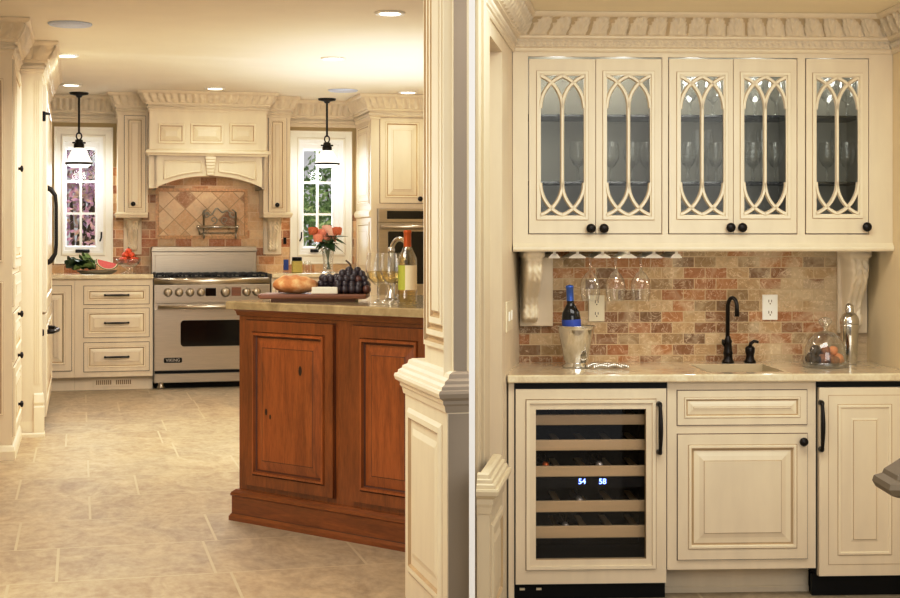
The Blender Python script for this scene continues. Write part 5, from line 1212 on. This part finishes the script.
t = thing('cocktail_shaker', 'polished steel cocktail shaker beside the glass dome', 'shaker', B, (ush, vsh, zct))
mb = MB(); mb.lathe([(.001, 0), (rs*.72, 0), (rs*.76, .004), (rs*.95, hS*.62), (rs*.97, hS*.66), (.001, hS*.66)], (ush, vsh, zct), 28); part('body', mb, ['chrome'], t)
mb = MB(); mb.lathe([(rs*.98, hS*.655), (rs*1.0, hS*.68), (rs*.97, hS*.73), (rs*.75, hS*.80), (rs*.48, hS*.845), (.001, hS*.85)], (ush, vsh, zct), 28); part('strainer_lid', mb, ['chrome'], t)
mb = MB(); mb.lathe([(rs*.46, hS*.845), (rs*.46, hS*.9), (rs*.4, hS*.96), (rs*.2, hS*.995), (.001, hS)], (ush, vsh, zct), 20); part('cap', mb, ['chrome'], t)

# ---- bar base: wine cooler, sink cabinet, dishwasher panel
fb = face_v(bF); zu = zb_-.0005
cl0, cr0 = B.u(515, bF), B.u(666.3, bF)
t = thing('wine_cooler', 'undercounter wine cooler with cream framed glass door', 'wine cooler', B, ((cl0+cr0)/2, bF+.3, FB))
Zb = lambda y, px=590: B.z(px, y, bF)
dz0, dz1 = Zb(583), Zb(388.5); vC = bF+.02
mb = MB(); tk = .03
mb.box(cl0, cl0+tk, vC, bW-.05, dz0, zu); mb.box(cr0-tk, cr0, vC, bW-.05, dz0, zu); mb.box(cl0, cr0, vC, bW-.05, Zb(388)+.002, zu); mb.box(cl0, cr0, vC, bW-.05, dz0, dz0+.05); mb.box(cl0, cr0, bW-.12, bW-.05, dz0, zu)
mb.box(cl0, cr0, bF-.012, vC, Zb(388.2), zu-.001)
part('housing', mb, ['black'], t)
mb = MB(); mb.box(cl0, cr0, vC+.01, vC+.05, FB, dz0-.004); mb.box(cl0+.02, cl0+.04, vC, vC+.01, dz0-.03, dz0-.022, 1); mb.box(cl0+.085, cl0+.105, vC, vC+.01, dz0-.03, dz0-.022, 1); part('kick_plate', mb, ['black', 'ivory'], t)
gq = brect((536, 646.5, 409.5, 560), bF-.02); dq_ = (cl0+.002, cr0-.002, dz0, dz1)
mb = MB(); mb.M = face_v(vC-.002)
ring(mb, dq_, ex(gq, .04), 0, .03, 0); ring(mb, ex(gq, .04), ex(gq, .037), 0, .026, 1); ring(mb, ex(gq, .037), ex(gq, .024), 0, .037, 2); ring(mb, ex(gq, .024), ex(gq, .0), 0, .030, 0); ring(mb, ex(gq, .002), ex(gq, -.001), 0, .026, 1)
mb.M = None; d = part('door', mb, CR, t)
mb = MB(); mb.box(gq[0]-.005, gq[1]+.005, vC-.014, vC-.010, gq[2]-.005, gq[3]+.005); part('glass_pane', mb, ['coolglass'], d, 'smoked glass')
hx = B.u(660.3, bF-.04); part('handle', pull_mb((hx, bF-.012, Zb(452)), (hx, bF-.012, Zb(404)), (0, -.035, 0), .0075), ['bronze'], d, 'dark bronze bar handle')
for y0, y1 in ((414.6, 425), (439.8, 450.5), (466, 476.8), (500.8, 512), (526, 538)):
    mb = MB(); vz = bF+.05; a, b = cl0+tk+.002, cr0-tk-.002
    mb.box(a, b, vz, vz+.018, B.z(590, y1, vz), B.z(590, y0, vz), 0, .003)
    for k in range(5): x = a+(b-a)*(k+.5)/5; mb.box(x-.012, x+.012, vz+.018, bW-.13, B.z(590, y1, vz)+.005, B.z(590, y1, vz)+.013)
    part('shelf', mb, ['shelfwood'], t, 'pale wood shelf front')
vz = bF+.045; mb = MB(); mb.box(cl0+tk, cr0-tk, vz, vz+.012, B.z(590, 487.5, vz), B.z(590, 477.5, vz)); dsp = part('control_strip', mb, ['black'], t)
for s_, px in (('54', 582), ('58', 602.5)):
    part('digits', text_mb(s_, .030, face_v(vz-.002) @ Matrix.Translation((B.u(px, vz), B.z(px, 481.5, vz), 0))), ['digit'], dsp, 'glowing blue numerals')
for k, (px, y0, lab) in enumerate(((546, 466, 'dark wine bottle lying on second cooler shelf, left'), (600, 466, 'dark wine bottle lying on second cooler shelf, middle'), (580, 500.8, 'dark wine bottle lying in cooler below the blue numerals'), (566, 526, 'dark wine bottle lying on lowest cooler shelf'))):
    vz = bF+.08; zc_ = B.z(590, y0, bF+.05)+.004
    mb = MB(); r = .026; u = B.u(px, vz); zsh = {466: 476.8, 500.8: 512, 526: 538}[y0]; zc_ = B.z(590, zsh, bF+.05)+.0135+r
    mb.lathe([(.001, 0), (.011, 0), (.012, .03), (.012, .07), (r, .12), (r, .27), (.001, .275)], (u, vz, zc_), 16, 0, 'y'); mb.lathe([(.001, -.002), (.0125, -.001), (.0128, .04)], (u, vz, zc_), 14, 1, 'y')
    solo('cooler_bottle', mb, ['darkbottle', 'copper' if k == 0 else 'silverlogo'], B, lab, 'bottle', 'bottles in the wine cooler')
# left filler strip
mb = MB(); mb.box(B.u(508.5, bF), cl0-.003, bF, bF+.3, FB, zu); struct('trim_filler', mb, 'cream', B)
# sink cabinet
k0, k1 = B.u(667.2, bF), B.u(815.8, bF); zkb = B.z(740, 569, bF)
t = thing('sink_cabinet', 'cream sink base cabinet with false drawer above a panelled door', 'cabinet', B, ((k0+k1)/2, bF+.3, FB))
dw, dd = brect((677.3, 806.5, 390.3, 424.5), bF), brect((677.5, 806.8, 434, 558.8), bF)
mb = MB(); mb.box(k0, k1, bF, bF+.03, zkb, zu); mb.box(k0, k0+.02, bF+.03, bW-.05, zkb, zu); mb.box(k1-.02, k1, bF+.03, bW-.05, zkb, zu); mb.box(k0, k1, bF+.03, bW-.05, zkb, zkb+.02); gap_on(mb, fb, *dw, .0028); gap_on(mb, fb, *dd, .0028); part('carcass', mb, ['cream', 'glaze', 'cream2', 'gap'], t)
mb = MB(); mb.box(k0, k1, bF+.11, bF+.13, FB, zkb); mb.mould([(k0, bF+.11), (k1, bF+.11)], [(0, FB), (.008, FB), (.008, FB+.02), (0, FB+.026)], 1); part('toe_kick', mb, ['cream'], t)
part('drawer_front', door_on(MB(), fb, *dw, .006, .026, .022, .6), CR, t)
d = part('door', door_on(MB(), fb, *dd, .008, .04, .038, 1.0), CR, t)
part('knob', knob_mb((B.u(802, bF), bF-.008, B.z(802, 441, bF)), .0175), ['bronze'], d, 'round dark bronze knob')
# dishwasher
m0 = B.u(818, bF); m1 = m0+.60
if m1 > brr-.004: m1 = brr-.004
t = thing('panelled_dishwasher', 'cream panelled dishwasher with dark handle right of sink cabinet', 'dishwasher', B, ((m0+m1)/2, bF+.3, FB))
mb = MB(); mb.box(k1+.001, m1, bF+.02, bW-.05, B.z(850, 575, bF), zu); mb.box(k1+.001, m1, bF-.008, bF+.02, B.z(850, 386, bF), zu-.001); part('housing', mb, ['black'], t)
mb = MB(); mb.box(k1-.006, m1, bF+.03, bF+.06, FB, B.z(850, 575, bF)); part('kick_plate', mb, ['black'], t)
e0, e1 = m0, B.u(908, bF); e1 = min(e1, m1); zz0, zz1 = B.z(850, 575, bF), B.z(850, 387, bF)
mb = MB(); mb.M = face_v(bF+.018); mb.rings(e0, e1, zz0, zz1, [(0, 0), (0, .034), (.001, .036)]); iq = brect((827.5, 899, 395, 563), bF)
iq = (iq[0], min(iq[1], e1-.02), iq[2], iq[3]); mb.rings(iq[0]-.002, iq[1]+.002, iq[2]-.002, iq[3]+.002, [(0, .036), (0, .0368, 1), (.004, .0368, 1), (.004, .036, 1)], 1, False); mb.rings(*iq, [(a, c+.032-.006, *m_) for a, c, *m_ in panel_rings(.011, .034, .038, 1.0)]); mb.M = None
d = part('door', mb, CR, t)
hx = B.u(822.3, bF-.04); part('handle', pull_mb((hx, bF-.018, B.z(822, 448.5, bF)), (hx, bF-.018, B.z(822, 402, bF)), (0, -.03, 0), .0075), ['bronze'], d, 'dark bronze bow handle')

# ================================================================ GARDEN beyond the windows
mb = MB(); mb.box(-3, 5, vB+.3, vB+9, -.3, -.2); struct('floor_garden', mb, 'lawn', K)
def shrub(px, dv, zc_, R, n, mt, label, seed):
    random.seed(seed); v = vB+dv; u = K.u(px, v); t = thing('garden_shrub', label, 'shrub', K, (u, v, -.2), 'shrubs outside the windows')
    mb = MB(); vs = []; fs = []
    for k in range(n):
        d_ = Vector((random.gauss(0, 1), random.gauss(0, 1), random.gauss(0, 1))).normalized()*R*random.uniform(.25, 1)**.6; c = Vector((u, v, zc_))+Vector((d_.x, d_.y, d_.z*1.3))
        a = Vector((random.gauss(0, 1), random.gauss(0, 1), random.gauss(0, 1))).normalized()*.045; b = a.orthogonal().normalized()*.024; o = len(vs)
        vs += [c-a, c+b, c+a, c-b]; fs.append((o, o+1, o+2, o+3))
    mb.add(vs, fs); part('foliage', mb, [mt], t)
    mb = MB(); 
    for j in range(4): a = j*1.7; mb.tube([(u+.03*math.cos(a), v+.03*math.sin(a), -.2), (u+.1*math.cos(a), v+.1*math.sin(a), zc_-R*.3), (u+.35*R*math.cos(a), v+.35*R*math.sin(a), zc_+R*.5)], [.03, .022, .012], 6)
    part('stems', mb, ['bark'], t)
shrub(74, 1.6, 1.35, .6, 1000, 'purple', 'mauve leaved shrub seen through the left window', 21)
shrub(92, 3.4, 2.1, .6, 900, 'purple', 'taller mauve shrub behind, seen through left window', 22)
shrub(314, 1.8, 1.15, .5, 1200, 'green', 'green shrub seen through lower part of right window', 23)
shrub(338, 3.8, 1.75, .5, 900, 'green', 'green bush farther off, seen through right window', 24)

# ================================================================ LIGHT
def area(name, fr, u, v, z, sx, sy, power, col, rot=(0, 0, 0)):
    l = bpy.data.lights.new(name, 'AREA'); l.shape = 'RECTANGLE'; l.size = sx; l.size_y = sy; l.energy = power; l.color = col
    o = bpy.data.objects.new(name, l); C.objects.link(o); o.location = fr.W(u, v, z); o.rotation_euler = (rot[0], rot[1], rot[2]+fr.th); return o
def spot(name, fr, u, v, z, power, col, ang=100, blend=.6, r=.05):
    l = bpy.data.lights.new(name, 'SPOT'); l.energy = power; l.color = col; l.spot_size = math.radians(ang); l.spot_blend = blend; l.shadow_soft_size = r
    o = bpy.data.objects.new(name, l); C.objects.link(o); o.location = fr.W(u, v, z); return o
def pt(name, fr, u, v, z, power, col, r=.04):
    l = bpy.data.lights.new(name, 'POINT'); l.energy = power; l.color = col; l.shadow_soft_size = r
    o = bpy.data.objects.new(name, l); C.objects.link(o); o.location = fr.W(u, v, z); return o
WARM = (1, .93, .82); SOFT = (1, .975, .945)
for k, (u, v) in enumerate(cans): spot('can_lamp', K, u, v, CEIL-.03, (24, 30, 14, 16, 12, 12)[k], WARM, 130, .9, .08)
for u, v in ((.7, 7.2), (2.2, 9.5), (.5, 9.2)): spot('can_lamp', K, u, v, CEIL-.03, 26, WARM, 135, .9, .08)  # added fill spots, no fixtures built for these
for u, v, zb_ in pens: pt('pendant_lamp', K, u, v, zb_-.06, 4.5, SOFT, .06)
for px in (182, 207, 232): spot('hood_lamp', K, K.u(px, 13.22), 13.22, 1.93, 46, WARM, 150, .8, .04)
area('ceiling_soft', K, .9, 9.6, 2.30, 1.8, 3.0, 92, SOFT, (math.radians(15), 0, 0))  # added soft panel brightening the back of the kitchen, no fixture
area('ceiling_soft', K, -.2, 5.2, 2.46, 1.2, 1.6, 40, SOFT)  # added soft panel for the kitchen foreground, no fixture
for u, v in ((-.55, 5.5), (-.2, 4.6)): spot('can_lamp', K, u, v, CEIL-.03, 24, WARM, 130, .9, .08)  # added spots lifting the island and near floor, no fixtures
for px in (80, 320): area('window_day', K, K.u(px, vB+.5), vB+.55, 1.75, .7, 1.1, 30, (.93, .96, 1), (-PI/2, 0, 0))
area('kitchen_daylight', K, -1.0, 4.2, .7, 1.2, 1.0, 18, (1, .97, .92), (math.radians(122), 0, math.radians(-8)))  # added low uplight to brighten the kitchen ceiling, no opening there
area('ceiling_wash', K, 2.3, 10.4, 1.5, 1.6, 2.6, 30, SOFT, (PI, 0, 0))  # added upward light, out of sight behind the column, brightens the ceiling
area('bar_soft', B, 1.1, 4.75, 2.14, 1.5, .8, 23, SOFT, (math.radians(4), 0, 0))
for px in (620, 700, 780): pt('under_cabinet', B, B.u(px, 6.12), 6.13, zuB-.06, .35, WARM, .02)  # added dim fill points, no fixtures under the cabinet
for q in (dq[0], dq[1], dq[2], dq[3], dq[4]): pt('puck_lamp', B, (q[0]+q[1])/2, bU+.18, zuT-.11, .45, SOFT, .03)  # added points brightening the cabinet interior, no fixtures
area('front_window', B, 1.45, 1.7, 1.75, 1.9, 1.5, 40, (1, .97, .92), (math.radians(93), 0, math.radians(4)))  # added fill light outside the view, no window stands there

w = bpy.data.worlds.new('World'); bpy.context.scene.world = w; w.use_nodes = True
bg = w.node_tree.nodes['Background']; bg.inputs[0].default_value = (1, .97, .93, 1); bg.inputs[1].default_value = .55

# ================================================================ CAMERA
cam = bpy.data.cameras.new('Camera'); co = bpy.data.objects.new('Camera', cam); C.objects.link(co)
co.location = (0, 0, EYE); co.rotation_euler = (PI/2, 0, 0); cam.sensor_width = 36; cam.lens = F_PX/900*36
cam.shift_x = (450-CX)/900; cam.shift_y = (HY-299)/900; cam.clip_start = .05; cam.clip_end = 100
sc = bpy.context.scene; sc.camera = co
sc.view_settings.view_transform = 'Standard'; sc.view_settings.look = 'None'; sc.view_settings.exposure = 0.0
vs2 = sc.view_settings; vs2.use_curve_mapping = True; cm = vs2.curve_mapping; cv_ = cm.curves[3]
cv_.points.new(.25, .215); cv_.points.new(.72, .755); cm.update()
sc.cycles.max_bounces = 8; sc.cycles.transparent_max_bounces = 24; sc.cycles.caustics_reflective = False; sc.cycles.caustics_refractive = False
sc.cycles.sample_clamp_indirect = 6
